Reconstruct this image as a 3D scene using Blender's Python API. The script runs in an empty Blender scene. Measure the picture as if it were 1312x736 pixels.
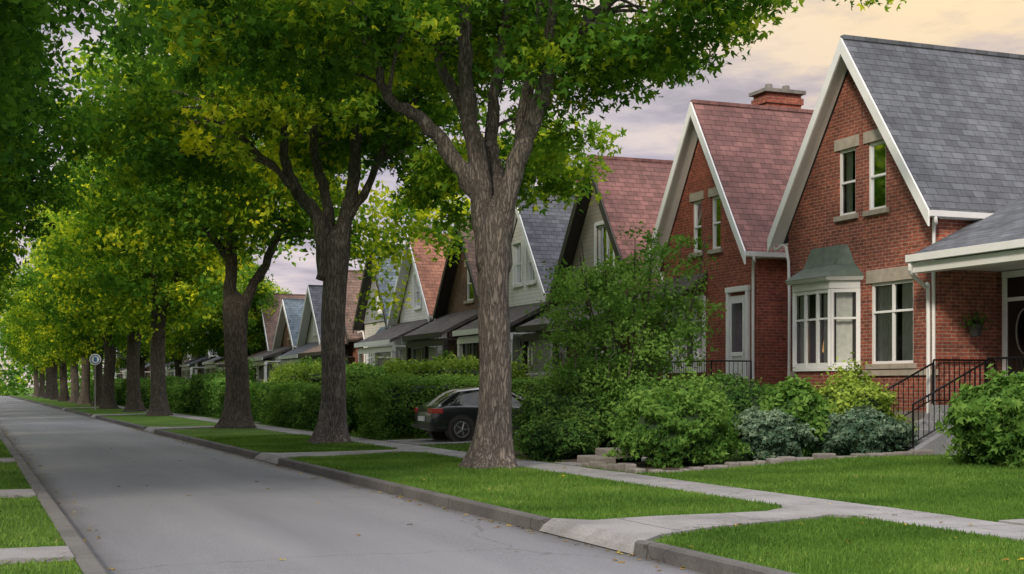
import bpy, bmesh, math, random
import numpy as np
from mathutils import Vector, Matrix, noise as mn
random.seed(7); RS=np.random.RandomState
scene=bpy.context.scene
col=scene.collection

# ---------------------------------------------------------------- materials
def newmat(name):
    m=bpy.data.materials.new(name); m.use_nodes=True
    nt=m.node_tree; b=nt.nodes['Principled BSDF']
    return m,nt,b
def N(nt,t,**k):
    n=nt.nodes.new(t)
    for a,v in k.items(): setattr(n,a,v)
    return n
def ramp(nt,stops):
    r=N(nt,'ShaderNodeValToRGB'); e=r.color_ramp.elements
    while len(e)<len(stops): e.new(0.5)
    for i,(p,c) in enumerate(stops):
        e[i].position=p; e[i].color=(c[0],c[1],c[2],1)
    return r
def mixc(nt,a,b,f,mode='MIX'):
    m=N(nt,'ShaderNodeMix',data_type='RGBA',blend_type=mode)
    for s,v in ((m.inputs[0],f),(m.inputs[6],a),(m.inputs[7],b)):
        if hasattr(v,'is_output') : nt.links.new(v,s)
        elif isinstance(v,(int,float)): s.default_value=v
        else: s.default_value=(v[0],v[1],v[2],1)
    return m.outputs[2]
def math_(nt,op,a,b=None):
    m=N(nt,'ShaderNodeMath',operation=op)
    for s,v in ((m.inputs[0],a),(m.inputs[1],b)):
        if v is None: continue
        if hasattr(v,'is_output'): nt.links.new(v,s)
        else: s.default_value=v
    return m.outputs[0]
def noise(nt,vec,scale,detail=4,rough=.55):
    n=N(nt,'ShaderNodeTexNoise'); n.inputs['Scale'].default_value=scale
    n.inputs['Detail'].default_value=detail; n.inputs['Roughness'].default_value=rough
    if vec is not None: nt.links.new(vec,n.inputs['Vector'])
    return n.outputs['Fac']
def bump(nt,b,h,dist,strength=1):
    n=N(nt,'ShaderNodeBump'); n.inputs['Distance'].default_value=dist; n.inputs['Strength'].default_value=strength
    nt.links.new(h,n.inputs['Height']); nt.links.new(n.outputs[0],b.inputs['Normal'])
def objco(nt): return N(nt,'ShaderNodeTexCoord').outputs['Object']
def plain(name,c,rough=.6,metal=0,var=.12,scale=3):
    m,nt,b=newmat(name); v=objco(nt)
    f=noise(nt,v,scale,5)
    o=mixc(nt,tuple(x*(1-var*1.6) for x in c),tuple(min(1,x*(1+var)) for x in c),f)
    nt.links.new(o,b.inputs['Base Color']); b.inputs['Roughness'].default_value=rough; b.inputs['Metallic'].default_value=metal
    return m
def brickmat(name,c1,c2,mortar,bw=.23,bh=.078):
    m,nt,b=newmat(name); v=objco(nt)
    s=N(nt,'ShaderNodeSeparateXYZ'); nt.links.new(v,s.inputs[0])
    c=N(nt,'ShaderNodeCombineXYZ'); nt.links.new(math_(nt,'ADD',s.outputs[0],s.outputs[1]),c.inputs[0]); nt.links.new(s.outputs[2],c.inputs[1])
    br=N(nt,'ShaderNodeTexBrick'); nt.links.new(c.outputs[0],br.inputs['Vector'])
    br.inputs['Scale'].default_value=1; br.inputs['Brick Width'].default_value=bw; br.inputs['Row Height'].default_value=bh
    br.inputs['Mortar Size'].default_value=.01; br.inputs['Mortar Smooth'].default_value=.3; br.inputs['Bias'].default_value=-.1
    br.inputs['Color1'].default_value=(*c1,1); br.inputs['Color2'].default_value=(*c2,1); br.inputs['Mortar'].default_value=(*mortar,1)
    f=noise(nt,v,.9,5,.65)
    r=ramp(nt,[(.3,(.55,.54,.55)),(.7,(1.12,1.1,1.06))]); nt.links.new(f,r.inputs[0])
    o=mixc(nt,br.outputs['Color'],r.outputs[0],1,'MULTIPLY')
    f2=noise(nt,v,9,3); r2=ramp(nt,[(.35,(.66,.66,.67)),(.65,(1.22,1.22,1.22))]); nt.links.new(f2,r2.inputs[0])
    o=mixc(nt,o,r2.outputs[0],1,'MULTIPLY')
    # grime: darker toward the ground
    gr=N(nt,'ShaderNodeMapRange'); gr.inputs[1].default_value=1.0; gr.inputs[2].default_value=2.6; gr.inputs[3].default_value=.72; gr.inputs[4].default_value=1; nt.links.new(math_(nt,'ADD',s.outputs[2],f),gr.inputs[0])
    rg=ramp(nt,[(0,(0,0,0)),(1,(1,1,1))]); nt.links.new(gr.outputs[0],rg.inputs[0]); o=mixc(nt,o,rg.outputs[0],1,'MULTIPLY')
    nt.links.new(o,b.inputs['Base Color']); b.inputs['Roughness'].default_value=.88
    bump(nt,b,math_(nt,'SUBTRACT',1,br.outputs['Fac']),.012,.8)
    return m
def shingle(name,c,axis='X'):
    m,nt,b=newmat(name); v=objco(nt)
    s=N(nt,'ShaderNodeSeparateXYZ'); nt.links.new(v,s.inputs[0])
    cc=N(nt,'ShaderNodeCombineXYZ')
    if axis=='X': nt.links.new(s.outputs[0],cc.inputs[0]); nt.links.new(s.outputs[2],cc.inputs[1])
    else:
        nt.links.new(s.outputs[1],cc.inputs[0]); nt.links.new(math_(nt,'MULTIPLY',s.outputs[2],2.2),cc.inputs[1])
    br=N(nt,'ShaderNodeTexBrick'); nt.links.new(cc.outputs[0],br.inputs['Vector'])
    br.inputs['Scale'].default_value=1; br.inputs['Brick Width'].default_value=.32; br.inputs['Row Height'].default_value=.155
    br.inputs['Mortar Size'].default_value=.008; br.inputs['Mortar Smooth'].default_value=.2; br.inputs['Bias'].default_value=0
    br.inputs['Color1'].default_value=(*[x*.74 for x in c],1); br.inputs['Color2'].default_value=(*[x*1.2 for x in c],1); br.inputs['Mortar'].default_value=(*[x*.4 for x in c],1)
    f=noise(nt,v,.8,5,.7); r=ramp(nt,[(.3,(.68,.68,.7)),(.7,(1.15,1.13,1.1))]); nt.links.new(f,r.inputs[0])
    o=mixc(nt,br.outputs['Color'],r.outputs[0],1,'MULTIPLY')
    mp=N(nt,'ShaderNodeMapping'); mp.inputs['Scale'].default_value=(3,3,.25); nt.links.new(v,mp.inputs[0])
    f3=noise(nt,mp.outputs[0],1.2,4,.6); r3=ramp(nt,[(.35,(.76,.76,.76)),(.6,(1.05,1.05,1.05))]); nt.links.new(f3,r3.inputs[0])
    o=mixc(nt,o,r3.outputs[0],1,'MULTIPLY')
    nt.links.new(o,b.inputs['Base Color']); b.inputs['Roughness'].default_value=.9
    row=math_(nt,'FRACT',math_(nt,'DIVIDE',s.outputs[2],.155 if axis=='X' else .155/2.2))
    bump(nt,b,math_(nt,'SUBTRACT',math_(nt,'SUBTRACT',1,row),br.outputs['Fac']),.015,.7)
    return m
def siding(name,c,h=.14):
    m,nt,b=newmat(name); v=objco(nt)
    s=N(nt,'ShaderNodeSeparateXYZ'); nt.links.new(v,s.inputs[0])
    fr=math_(nt,'FRACT',math_(nt,'DIVIDE',s.outputs[2],h))
    r=ramp(nt,[(0,(.35,.35,.35)),(.12,(.95,.95,.95)),(1,(1,1,1))]); nt.links.new(fr,r.inputs[0])
    f=noise(nt,v,1.5,5); r2=ramp(nt,[(.3,(.82,.82,.8)),(.7,(1.05,1.05,1.05))]); nt.links.new(f,r2.inputs[0])
    o=mixc(nt,c,r.outputs[0],1,'MULTIPLY'); o=mixc(nt,o,r2.outputs[0],1,'MULTIPLY')
    nt.links.new(o,b.inputs['Base Color']); b.inputs['Roughness'].default_value=.6
    bump(nt,b,math_(nt,'SUBTRACT',1,fr),.015,.6)
    return m
def leafmat(name,stops,trans=.4):
    m,nt,b=newmat(name); nt.nodes.remove(b)
    a=N(nt,'ShaderNodeAttribute',attribute_name='tint')
    r=ramp(nt,stops); nt.links.new(a.outputs['Fac'],r.inputs[0])
    d=N(nt,'ShaderNodeBsdfDiffuse'); nt.links.new(r.outputs[0],d.inputs[0])
    t=N(nt,'ShaderNodeBsdfTranslucent')
    o=mixc(nt,r.outputs[0],(1.35,1.4,.7),1,'MULTIPLY'); nt.links.new(o,t.inputs[0])
    mx=N(nt,'ShaderNodeMixShader'); mx.inputs[0].default_value=trans
    nt.links.new(d.outputs[0],mx.inputs[1]); nt.links.new(t.outputs[0],mx.inputs[2])
    nt.links.new(mx.outputs[0],nt.nodes['Material Output'].inputs[0])
    return m
G=dict
M={}
M['brick_red']=brickmat('brick_red',(.36,.095,.06),(.2,.052,.038),(.36,.27,.22))
M['brick_red2']=brickmat('brick_red2',(.37,.085,.05),(.24,.055,.037),(.32,.19,.15))
M['brick_brown']=brickmat('brick_brown',(.22,.11,.075),(.15,.075,.05),(.22,.18,.15))
M['roof_grey']=shingle('roof_grey',(.105,.115,.14))
M['roof_grey_y']=shingle('roof_grey_y',(.105,.115,.14),'Y')
M['roof_red']=shingle('roof_red',(.21,.1,.095))
M['roof_orange']=shingle('roof_orange',(.38,.17,.11))
M['roof_blue']=shingle('roof_blue',(.11,.15,.19))
M['roof_brown']=shingle('roof_brown',(.17,.11,.09))
M['roof_dark_y']=shingle('roof_dark_y',(.09,.08,.078),'Y')
M['roof_brown_y']=shingle('roof_brown_y',(.17,.12,.1),'Y')
M['siding_beige']=siding('siding_beige',(.36,.33,.29))
M['siding_white']=siding('siding_white',(.72,.72,.73))
M['siding_cream']=siding('siding_cream',(.6,.58,.55))
M['siding_grey']=siding('siding_grey',(.3,.31,.33))
M['white']=plain('white_paint',(.77,.78,.8),.45,0,.09,2.5)
M['dark']=plain('dark_paint',(.035,.03,.028),.5)
M['stone']=plain('limestone',(.38,.34,.29),.85,0,.3,6)
M['foundation']=plain('foundation_stone',(.2,.185,.175),.9,0,.4,4)
M['copper']=plain('aged_copper',(.1,.135,.105),.55,.2,.45,5)
M['iron']=plain('black_iron',(.012,.012,.013),.4,.6)
M['curtain']=plain('curtain_cloth',(.72,.7,.66),.9,0,.2,8)
M['room_dark']=plain('dark_room_panel',(.03,.027,.024),.9)  # near-black colour stands in for the shade of an unlit room
M['door_white']=plain('door_white',(.72,.73,.76),.4)
M['door_dark']=plain('door_dark',(.02,.015,.013),.35)
M['pot']=plain('clay_pot',(.05,.05,.045),.7)
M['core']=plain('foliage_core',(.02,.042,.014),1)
m,nt,b=newmat('window_glass'); 
tr=N(nt,'ShaderNodeBsdfTransparent'); tr.inputs[0].default_value=(.86,.9,.9,1); gl=N(nt,'ShaderNodeBsdfGlossy'); gl.inputs['Roughness'].default_value=.06; gl.inputs['Color'].default_value=(.75,.78,.85,1)
fr=N(nt,'ShaderNodeFresnel'); fr.inputs[0].default_value=1.4
mx=N(nt,'ShaderNodeMixShader'); nt.links.new(fr.outputs[0],mx.inputs[0]); nt.links.new(tr.outputs[0],mx.inputs[1]); nt.links.new(gl.outputs[0],mx.inputs[2])
nt.links.new(mx.outputs[0],nt.nodes['Material Output'].inputs[0]); M['glass']=m

def concrete(name,c,joint=None,axis=1):
    m,nt,b=newmat(name); v=objco(nt)
    f=noise(nt,v,.8,7,.65); f2=noise(nt,v,45,3)
    r=ramp(nt,[(.3,tuple(x*.58 for x in c)),(.55,c),(.75,tuple(x*1.2 for x in c))]); nt.links.new(f,r.inputs[0])
    r2=ramp(nt,[(.3,(.72,.72,.72)),(.7,(1.17,1.17,1.17))]); nt.links.new(f2,r2.inputs[0])
    o=mixc(nt,r.outputs[0],r2.outputs[0],1,'MULTIPLY')
    if joint:
        s=N(nt,'ShaderNodeSeparateXYZ'); nt.links.new(v,s.inputs[0])
        fr=math_(nt,'FRACT',math_(nt,'DIVIDE',s.outputs[axis],joint))
        lt=math_(nt,'LESS_THAN',fr,.024/joint)
        o=mixc(nt,o,tuple(x*.28 for x in c),lt)
    vo=N(nt,'ShaderNodeTexVoronoi',feature='DISTANCE_TO_EDGE'); vo.inputs['Scale'].default_value=.45
    nv=N(nt,'ShaderNodeTexNoise'); nv.inputs['Scale'].default_value=2; nt.links.new(v,nv.inputs[0])
    va=N(nt,'ShaderNodeVectorMath',operation='ADD'); nt.links.new(v,va.inputs[0]); nt.links.new(nv.outputs[1],va.inputs[1]); nt.links.new(va.outputs[0],vo.inputs['Vector'])
    cr=math_(nt,'LESS_THAN',vo.outputs['Distance'],.005)
    o=mixc(nt,o,tuple(x*.4 for x in c),math_(nt,'MULTIPLY',cr,.75))
    nt.links.new(o,b.inputs['Base Color']); b.inputs['Roughness'].default_value=.9
    bump(nt,b,f2,.004,.5); return m
M['walk']=concrete('sidewalk_concrete',(.26,.255,.262),1.5)
M['path']=concrete('path_concrete',(.25,.243,.248),1.4,0)
M['kerb']=concrete('kerb_concrete',(.1,.096,.094),3.0)
M['kerb_l']=concrete('kerb_concrete_worn',(.135,.13,.128),3.0)
M['step']=concrete('step_concrete',(.26,.27,.3))
m,nt,b=newmat('asphalt'); v=objco(nt)
mp=N(nt,'ShaderNodeMapping'); mp.inputs['Scale'].default_value=(1,.12,1); nt.links.new(v,mp.inputs[0])
f=noise(nt,mp.outputs[0],.8,5,.55); f2=noise(nt,v,60,3,.8); f3=noise(nt,v,.3,5,.65)
r=ramp(nt,[(.3,(.155,.158,.178)),(.55,(.19,.193,.213)),(.75,(.22,.222,.238))]); nt.links.new(f,r.inputs[0])
r2=ramp(nt,[(.3,(.56,.56,.57)),(.7,(1.36,1.36,1.36))]); nt.links.new(f2,r2.inputs[0])
o=mixc(nt,r.outputs[0],r2.outputs[0],1,'MULTIPLY')
r3=ramp(nt,[(.3,(.7,.7,.71)),(.4,(1,1,1))]); nt.links.new(f3,r3.inputs[0]); o=mixc(nt,o,r3.outputs[0],.5,'MULTIPLY')
sx=N(nt,'ShaderNodeSeparateXYZ'); nt.links.new(v,sx.inputs[0])
ds=math_(nt,'ABSOLUTE',math_(nt,'SUBTRACT',sx.outputs[0],3.66)); ds=math_(nt,'ADD',ds,math_(nt,'MULTIPLY',f3,.9))
r4=ramp(nt,[(.0,(1,1,1)),(.45,(1,1,1)),(1,(.38,.35,.32))]); mr=N(nt,'ShaderNodeMapRange'); mr.inputs[1].default_value=2.2; mr.inputs[2].default_value=3.15; nt.links.new(ds,mr.inputs[0]); nt.links.new(mr.outputs[0],r4.inputs[0])
o=mixc(nt,o,r4.outputs[0],1,'MULTIPLY')
vo=N(nt,'ShaderNodeTexVoronoi',feature='DISTANCE_TO_EDGE'); vo.inputs['Scale'].default_value=.13
nv=N(nt,'ShaderNodeTexNoise'); nv.inputs['Scale'].default_value=1.0; nv.inputs['Detail'].default_value=5; nt.links.new(v,nv.inputs[0])
va=N(nt,'ShaderNodeVectorMath',operation='ADD'); nt.links.new(v,va.inputs[0]); nt.links.new(nv.outputs[1],va.inputs[1]); nt.links.new(va.outputs[0],vo.inputs['Vector'])
cr=math_(nt,'MULTIPLY',math_(nt,'LESS_THAN',vo.outputs['Distance'],.002),.5); o=mixc(nt,o,(.06,.06,.06),cr)
nt.links.new(o,b.inputs['Base Color']); b.inputs['Roughness'].default_value=.7; bump(nt,b,f2,.01,.8); M['asphalt']=m
m,nt,b=newmat('grass_lawn'); v=objco(nt)
f=noise(nt,v,.5,5,.6); f2=noise(nt,v,35,4,.8); f3=noise(nt,v,6,4,.7)
r=ramp(nt,[(.3,(.058,.118,.026)),(.5,(.088,.172,.034)),(.72,(.145,.24,.05))]); nt.links.new(f,r.inputs[0])
r2=ramp(nt,[(.28,(.42,.44,.42)),(.7,(1.35,1.3,1.2))]); nt.links.new(f2,r2.inputs[0])
r3=ramp(nt,[(.3,(.7,.73,.7)),(.7,(1.2,1.15,1.1))]); nt.links.new(f3,r3.inputs[0])
o=mixc(nt,mixc(nt,r.outputs[0],r2.outputs[0],1,'MULTIPLY'),r3.outputs[0],1,'MULTIPLY')
nt.links.new(o,b.inputs['Base Color']); b.inputs['Roughness'].default_value=.95; b.inputs['Specular IOR Level'].default_value=.1; bump(nt,b,f2,.04,1); M['lawn']=m
M['soil']=plain('garden_soil',(.06,.045,.032),.95,0,.4,8)
def bark(name,c):
    m,nt,b=newmat(name); v=objco(nt)
    mp=N(nt,'ShaderNodeMapping'); mp.inputs['Scale'].default_value=(8,8,1.5); nt.links.new(v,mp.inputs[0])
    f=noise(nt,mp.outputs[0],2.0,3,.6); fine=noise(nt,mp.outputs[0],7,5,.7); f2=noise(nt,v,1.3,3)
    rid=math_(nt,'ABSOLUTE',math_(nt,'SUBTRACT',f,.5)); hh=math_(nt,'ADD',math_(nt,'MULTIPLY',math_(nt,'MINIMUM',rid,.13),5),math_(nt,'MULTIPLY',fine,.7))
    r=ramp(nt,[(.22,tuple(x*.22 for x in c)),(.5,tuple(x*.85 for x in c)),(.75,tuple(x*1.25 for x in c)),(1,tuple(x*1.9 for x in c))]); nt.links.new(hh,r.inputs[0])
    r2=ramp(nt,[(.3,(.7,.73,.72)),(.7,(1.2,1.15,1.1))]); nt.links.new(f2,r2.inputs[0])
    nt.links.new(mixc(nt,r.outputs[0],r2.outputs[0],1,'MULTIPLY'),b.inputs['Base Color']); b.inputs['Roughness'].default_value=.95
    bump(nt,b,hh,.035,1); return m
M['bark']=bark('bark',(.125,.108,.1)); M['bark2']=bark('bark_dark',(.085,.07,.06))
TREE=[(0,(.025,.07,.018)),(.3,(.055,.14,.024)),(.6,(.125,.26,.034)),(.8,(.34,.45,.04)),(1,(.88,.84,.05))]  # topmost stop also carries the backlit glow of the crowns
M['leaf']=leafmat('maple_leaf',TREE,.46)
M['leaf_shrub']=leafmat('shrub_leaf',[(0,(.022,.058,.018)),(.5,(.06,.135,.032)),(1,(.15,.25,.055))],.25)
M['leaf_yellow']=leafmat('golden_shrub_leaf',[(0,(.07,.12,.018)),(.5,(.17,.27,.045)),(1,(.36,.46,.09))],.3)
M['leaf_ivy']=leafmat('ivy_leaf',[(0,(.03,.07,.045)),(.5,(.085,.15,.1)),(1,(.22,.3,.21))],.2)
M['leaf_bush']=leafmat('bush_leaf',[(0,(.03,.08,.022)),(.5,(.08,.175,.036)),(1,(.18,.31,.07))],.35)
M['blade']=leafmat('grass_blade',[(0,(.045,.1,.02)),(.5,(.1,.195,.038)),(.9,(.18,.29,.06)),(1,(.34,.33,.14))],.3)
M['litter']=leafmat('fallen_leaf',[(0,(.12,.06,.02)),(.5,(.3,.2,.04)),(1,(.55,.42,.05))],.1)

# ---------------------------------------------------------------- mesh builder
class MB:
    def __init__(s): s.v=[]; s.f=[]
    def add(s,vs,fs):
        o=len(s.v); s.v+=[tuple(p) for p in vs]; s.f+=[tuple(i+o for i in f) for f in fs]
    def box(s,x0,x1,y0,y1,z0,z1):
        s.add([(x0,y0,z0),(x1,y0,z0),(x1,y1,z0),(x0,y1,z0),(x0,y0,z1),(x1,y0,z1),(x1,y1,z1),(x0,y1,z1)],
              [(0,3,2,1),(4,5,6,7),(0,1,5,4),(1,2,6,5),(2,3,7,6),(3,0,4,7)])
    def prism_x(s,poly,x0,x1):
        n=len(poly); s.add([(x0,p[0],p[1]) for p in poly]+[(x1,p[0],p[1]) for p in poly],
          [tuple(range(n)),tuple(range(2*n-1,n-1,-1))]+[(i,i+n,(i+1)%n+n,(i+1)%n) for i in range(n)])
    def prism_y(s,poly,y0,y1):
        n=len(poly); s.add([(p[0],y0,p[1]) for p in poly]+[(p[0],y1,p[1]) for p in poly],
          [tuple(range(n)),tuple(range(2*n-1,n-1,-1))]+[(i,i+n,(i+1)%n+n,(i+1)%n) for i in range(n)])
    def prism_z(s,poly,z0,z1,top=None):
        n=len(poly); tp=top or poly
        s.add([(p[0],p[1],z0) for p in poly]+[(p[0],p[1],z1) for p in tp],
          [tuple(range(n-1,-1,-1)),tuple(range(n,2*n))]+[(i,(i+1)%n,(i+1)%n+n,i+n) for i in range(n)])
    def obox(s,p0,p1,th,z0,z1,off=0):
        d=Vector((p1[0]-p0[0],p1[1]-p0[1])); d.normalize(); n=Vector((-d.y,d.x))
        a=Vector(p0[:2])+n*(off-th/2); b=Vector(p1[:2])+n*(off-th/2); c=Vector(p1[:2])+n*(off+th/2); e=Vector(p0[:2])+n*(off+th/2)
        s.prism_z([a,b,c,e],z0,z1)
    def tube(s,pts,rad,seg=10,cap=True,lobes=None):
        P=[Vector(p) for p in pts]; n=len(P); vs=[]; up=Vector((.31,.95,.05)).normalized()
        for i in range(n):
            d=(P[min(i+1,n-1)]-P[max(i-1,0)]).normalized()
            a=up-d*up.dot(d)
            if a.length<.05: a=Vector((1,0,0))-d*d.x
            a.normalize(); up=a; b=d.cross(a)
            for k in range(seg):
                t=2*math.pi*k/seg; r=rad[i]
                if lobes: r*=lobes(i,t)
                vs.append(P[i]+(a*math.cos(t)+b*math.sin(t))*r)
        fs=[(i*seg+k,i*seg+(k+1)%seg,(i+1)*seg+(k+1)%seg,(i+1)*seg+k) for i in range(n-1) for k in range(seg)]
        if cap: fs+=[tuple(range(seg-1,-1,-1)),tuple((n-1)*seg+k for k in range(seg))]
        s.add(vs,fs)
    def obj(s,name,mat,parent=None,smooth=False,bevel=0):
        if not s.v: return None
        me=bpy.data.meshes.new(name); me.from_pydata(s.v,[],s.f); 
        bm=bmesh.new(); bm.from_mesh(me); bmesh.ops.recalc_face_normals(bm,faces=bm.faces); bm.to_mesh(me); bm.free()
        me.materials.append(mat)
        if smooth: me.polygons.foreach_set('use_smooth',[True]*len(me.polygons))
        o=bpy.data.objects.new(name,me); col.objects.link(o)
        if parent: o.parent=parent
        if bevel:
            bv=o.modifiers.new('bev','BEVEL'); bv.width=bevel; bv.segments=2; bv.limit_method='ANGLE'
        return o
def empty(name,loc=(0,0,0),rot=0,sc=1):
    e=bpy.data.objects.new(name,None); e.location=loc; e.rotation_euler=(0,0,rot); e.scale=(sc,sc,sc); e.empty_display_size=.3; col.objects.link(e); return e
def spline(pts,k=4):
    P=[np.array(p,float) for p in pts]; out=[]
    for i in range(len(P)-1):
        p0=P[max(i-1,0)];p1=P[i];p2=P[i+1];p3=P[min(i+2,len(P)-1)]
        for j in range(k):
            t=j/k; out.append(.5*((2*p1)+(-p0+p2)*t+(2*p0-5*p1+4*p2-p3)*t*t+(-p0+3*p1-3*p2+p3)*t**3))
    out.append(P[-1]); return out

# ---------------------------------------------------------------- leaves
def T_maple():
    vs=[];fs=[]
    for ang,L,w in ((0,1,.22),(.95,.82,.19),(-.95,.82,.19)):
        c,s_=math.cos(ang),math.sin(ang)
        o=len(vs)
        for x,y,z in ((0,0,0),(w,.42,.03),(0,1,-.14),(-w,.42,.03)):
            y*=L; vs.append((x*c-y*s_, x*s_+y*c, z))
        fs.append((o,o+1,o+2,o+3))
    return np.array(vs),fs
def T_kite():
    return np.array([(0,0,0),(.3,.42,.08),(0,1,-.1),(-.3,.42,.08)]),[(0,1,2,3)]
def T_oval():
    return np.array([(0,0,0),(.24,.25,.05),(.26,.62,.02),(0,1,-.1),(-.26,.62,.02),(-.24,.25,.05)]),[(0,1,2,3),(0,3,4,5)]
def T_blade():
    return np.array([(-.09,0,0),(.09,0,0),(0,1,.25)]),[(0,1,2)]
def leafmesh(name,P,size,tint,mat,T,rs,upb=.6,nrm=None):
    n=len(P); vs,fs=T
    nr=rs.normal(size=(n,3)); nr/=np.linalg.norm(nr,axis=1)[:,None]+1e-9
    nr[:,2]+=upb
    if nrm is not None: nr+=nrm*1.0
    nr/=np.linalg.norm(nr,axis=1)[:,None]+1e-9
    a=rs.normal(size=(n,3)); a-=nr*(a*nr).sum(1)[:,None]; a/=np.linalg.norm(a,axis=1)[:,None]+1e-9
    b=np.cross(nr,a)
    return rawleaf(name,P,size,tint,mat,vs,fs,b,a,nr)
def rawleaf(name,P,size,tint,mat,vs,fs,bx,by,bz):
    n=len(P); k=len(vs)
    V=P[:,None,:]+size[:,None,None]*(vs[None,:,0,None]*bx[:,None,:]+vs[None,:,1,None]*by[:,None,:]+vs[None,:,2,None]*bz[:,None,:])
    V=V.reshape(-1,3)
    L=np.concatenate([np.array(f) for f in fs]); lens=np.array([len(f) for f in fs])
    loops=(L[None,:]+np.arange(n)[:,None]*k).ravel().astype(np.int32)
    st=np.concatenate([[0],np.cumsum(lens)[:-1]]); starts=(st[None,:]+np.arange(n)[:,None]*len(L)).ravel().astype(np.int32)
    me=bpy.data.meshes.new(name); me.vertices.add(len(V)); me.vertices.foreach_set('co',V.astype(np.float32).ravel())
    me.loops.add(len(loops)); me.loops.foreach_set('vertex_index',loops)
    me.polygons.add(len(starts)); me.polygons.foreach_set('loop_start',starts)
    me.update(calc_edges=True); 
    at=me.attributes.new('tint','FLOAT','POINT'); at.data.foreach_set('value',np.repeat(np.clip(tint,0,1),k).astype(np.float32))
    me.materials.append(mat); return me
def link(name,me,parent=None):
    o=bpy.data.objects.new(name,me); col.objects.link(o)
    if parent: o.parent=parent
    return o

# ---------------------------------------------------------------- terrain
def sst(a,b,x):
    t=np.clip((x-a)/(b-a),0,1); return t*t*(3-2*t)
def gz(x,y): 
    return .12+.03*sst(6.4,9.7,x)+.2*sst(11,16,x)+.02*np.sin(x*1.3+y*.37)*np.sin(y*.6)*sst(6.6,7.4,x)*(1-sst(9,9.6,x)+sst(11,12,x))
def gridmesh(name,xs,ys,zf,mat):
    X,Y=np.meshgrid(xs,ys); Z=zf(X,Y); V=np.stack([X,Y,Z],-1).reshape(-1,3)
    nx,ny=len(xs),len(ys)
    F=[(j*nx+i,j*nx+i+1,(j+1)*nx+i+1,(j+1)*nx+i) for j in range(ny-1) for i in range(nx-1)]
    me=bpy.data.meshes.new(name); me.from_pydata(V.tolist(),[],F); me.materials.append(mat)
    me.polygons.foreach_set('use_smooth',[True]*len(F)); return link(name,me)
g=MB(); g.add([(-2000,-2000,-.05),(2000,-2000,-.05),(2000,2000,-.05),(-2000,2000,-.05)],[(0,1,2,3)]); g.obj('ground',M['lawn'])
YE=330
gridmesh('road',np.linspace(1.1,6.22,14),np.linspace(-20,YE,200),lambda x,y:.035*(1-((x-3.66)/2.56)**2),M['asphalt'])
gridmesh('boulevard_lawn',np.linspace(6.34,9.76,12),np.linspace(-20,YE,700),gz,M['lawn'])
gridmesh('front_yard_lawn',np.concatenate([np.linspace(10.79,20,24),[30,60,120]]),np.linspace(-20,YE,400),gz,M['lawn'])
gridmesh('left_verge_lawn',np.concatenate([[-80,-30,-10],np.linspace(-4,.92,14)]),np.linspace(-20,YE,400),lambda x,y:.115+.02*np.sin(x*2+y*.5)*np.sin(y*.8)*(1-sst(0,.7,x)),M['lawn'])
sw=MB(); y=-20
while y<YE:
    dz=random.uniform(-.004,.004)
    sw.box(9.75,10.8,y+.006,y+1.494,.02,.168+dz); y+=1.5
sw.obj('sidewalk',M['walk'],bevel=.008)
kb=MB()
aprons=[(12.3,14.7),(29.3,31.8),(50.5,53.5),(75,78),(100,103)]
def kerb(mb,x0,x1,ya,yb,side):
    y=ya
    while y<yb-.01:
        e=min(y+3,yb)
        if side>0: poly=[(x0,-.04),(x0+.02,.13),(x0+.05,.15),(x1,.15),(x1,-.04)]
        else: poly=[(x0,-.04),(x0,.13),(x1-.05,.13),(x1-.02,.11),(x1,-.04)]
        mb.prism_y(poly,y+.004,e-.004); y=e
ys=-20
for a,b_ in aprons: kerb(kb,6.2,6.36,ys,a,1); ys=b_
kerb(kb,6.2,6.36,ys,YE,1); kb.obj('kerb',M['kerb'])
kb=MB(); kerb(kb,.9,1.12,-20,YE,-1); kb.obj('kerb',M['kerb_l'])
def sheet(name,poly,mat,th=.1,lift=.022,zc=None):
    mb=MB(); n=len(poly)
    top=[(p[0],p[1],(zc(p[0],p[1]) if zc else float(gz(p[0],p[1])))+lift) for p in poly]
    bot=[(p[0],p[1],t[2]-th) for p,t in zip(poly,top)]
    mb.add(top+bot,[tuple(range(n))]+[(i,i+n,(i+1)%n+n,(i+1)%n) for i in range(n)])
    return mb.obj(name,mat)
def apz(x,y): return -.01 if x<6.2 else (.055 if x<6.3 else float(gz(x,y))+.012)
def apron(a,b_,c,d,xe=9.74):
    pts=[(6.19,a),(6.24,a),(6.36,a),(6.7,a+.35)]+[(x,a+.35+(c-a-.35)*(x-6.7)/(xe-6.7)) for x in (7.5,8.4,9.1)]+[(xe-.25,c-.1),(xe,c-.5)]
    pts2=[(xe,d+.6),(xe-.3,d+.15)]+[(x,b_-.4+(d-b_+.4)*(x-6.7)/(xe-6.7)) for x in (9.1,8.4,7.5)]+[(6.7,b_-.4),(6.36,b_),(6.24,b_),(6.19,b_)]
    L=pts; R=pts2[::-1]; mb=MB()
    vs=[(p[0],p[1],apz(*p)+.022) for p in L]+[(p[0],p[1],apz(*p)+.022) for p in R]; n=len(L)
    mb.add(vs,[(i,i+1,i+1+n,i+n) for i in range(n-1)])
    mb.add([(p[0],p[1],apz(*p)+.022) for p in L]+[(p[0],p[1],apz(*p)-.1) for p in L],[(i,i+1,i+1+n,i+n) for i in range(n-1)])
    mb.add([(p[0],p[1],apz(*p)+.022) for p in R]+[(p[0],p[1],apz(*p)-.1) for p in R],[(i,i+1,i+1+n,i+n) for i in range(n-1)])
    mb.obj('footpath',M['path'])
apron(12.3,14.7,13.75,14.45); apron(29.3,31.8,30.2,31.3); apron(50.5,53.5,51.5,52.8); apron(75,78,76,77.4); apron(100,103,101,102.4)
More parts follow.
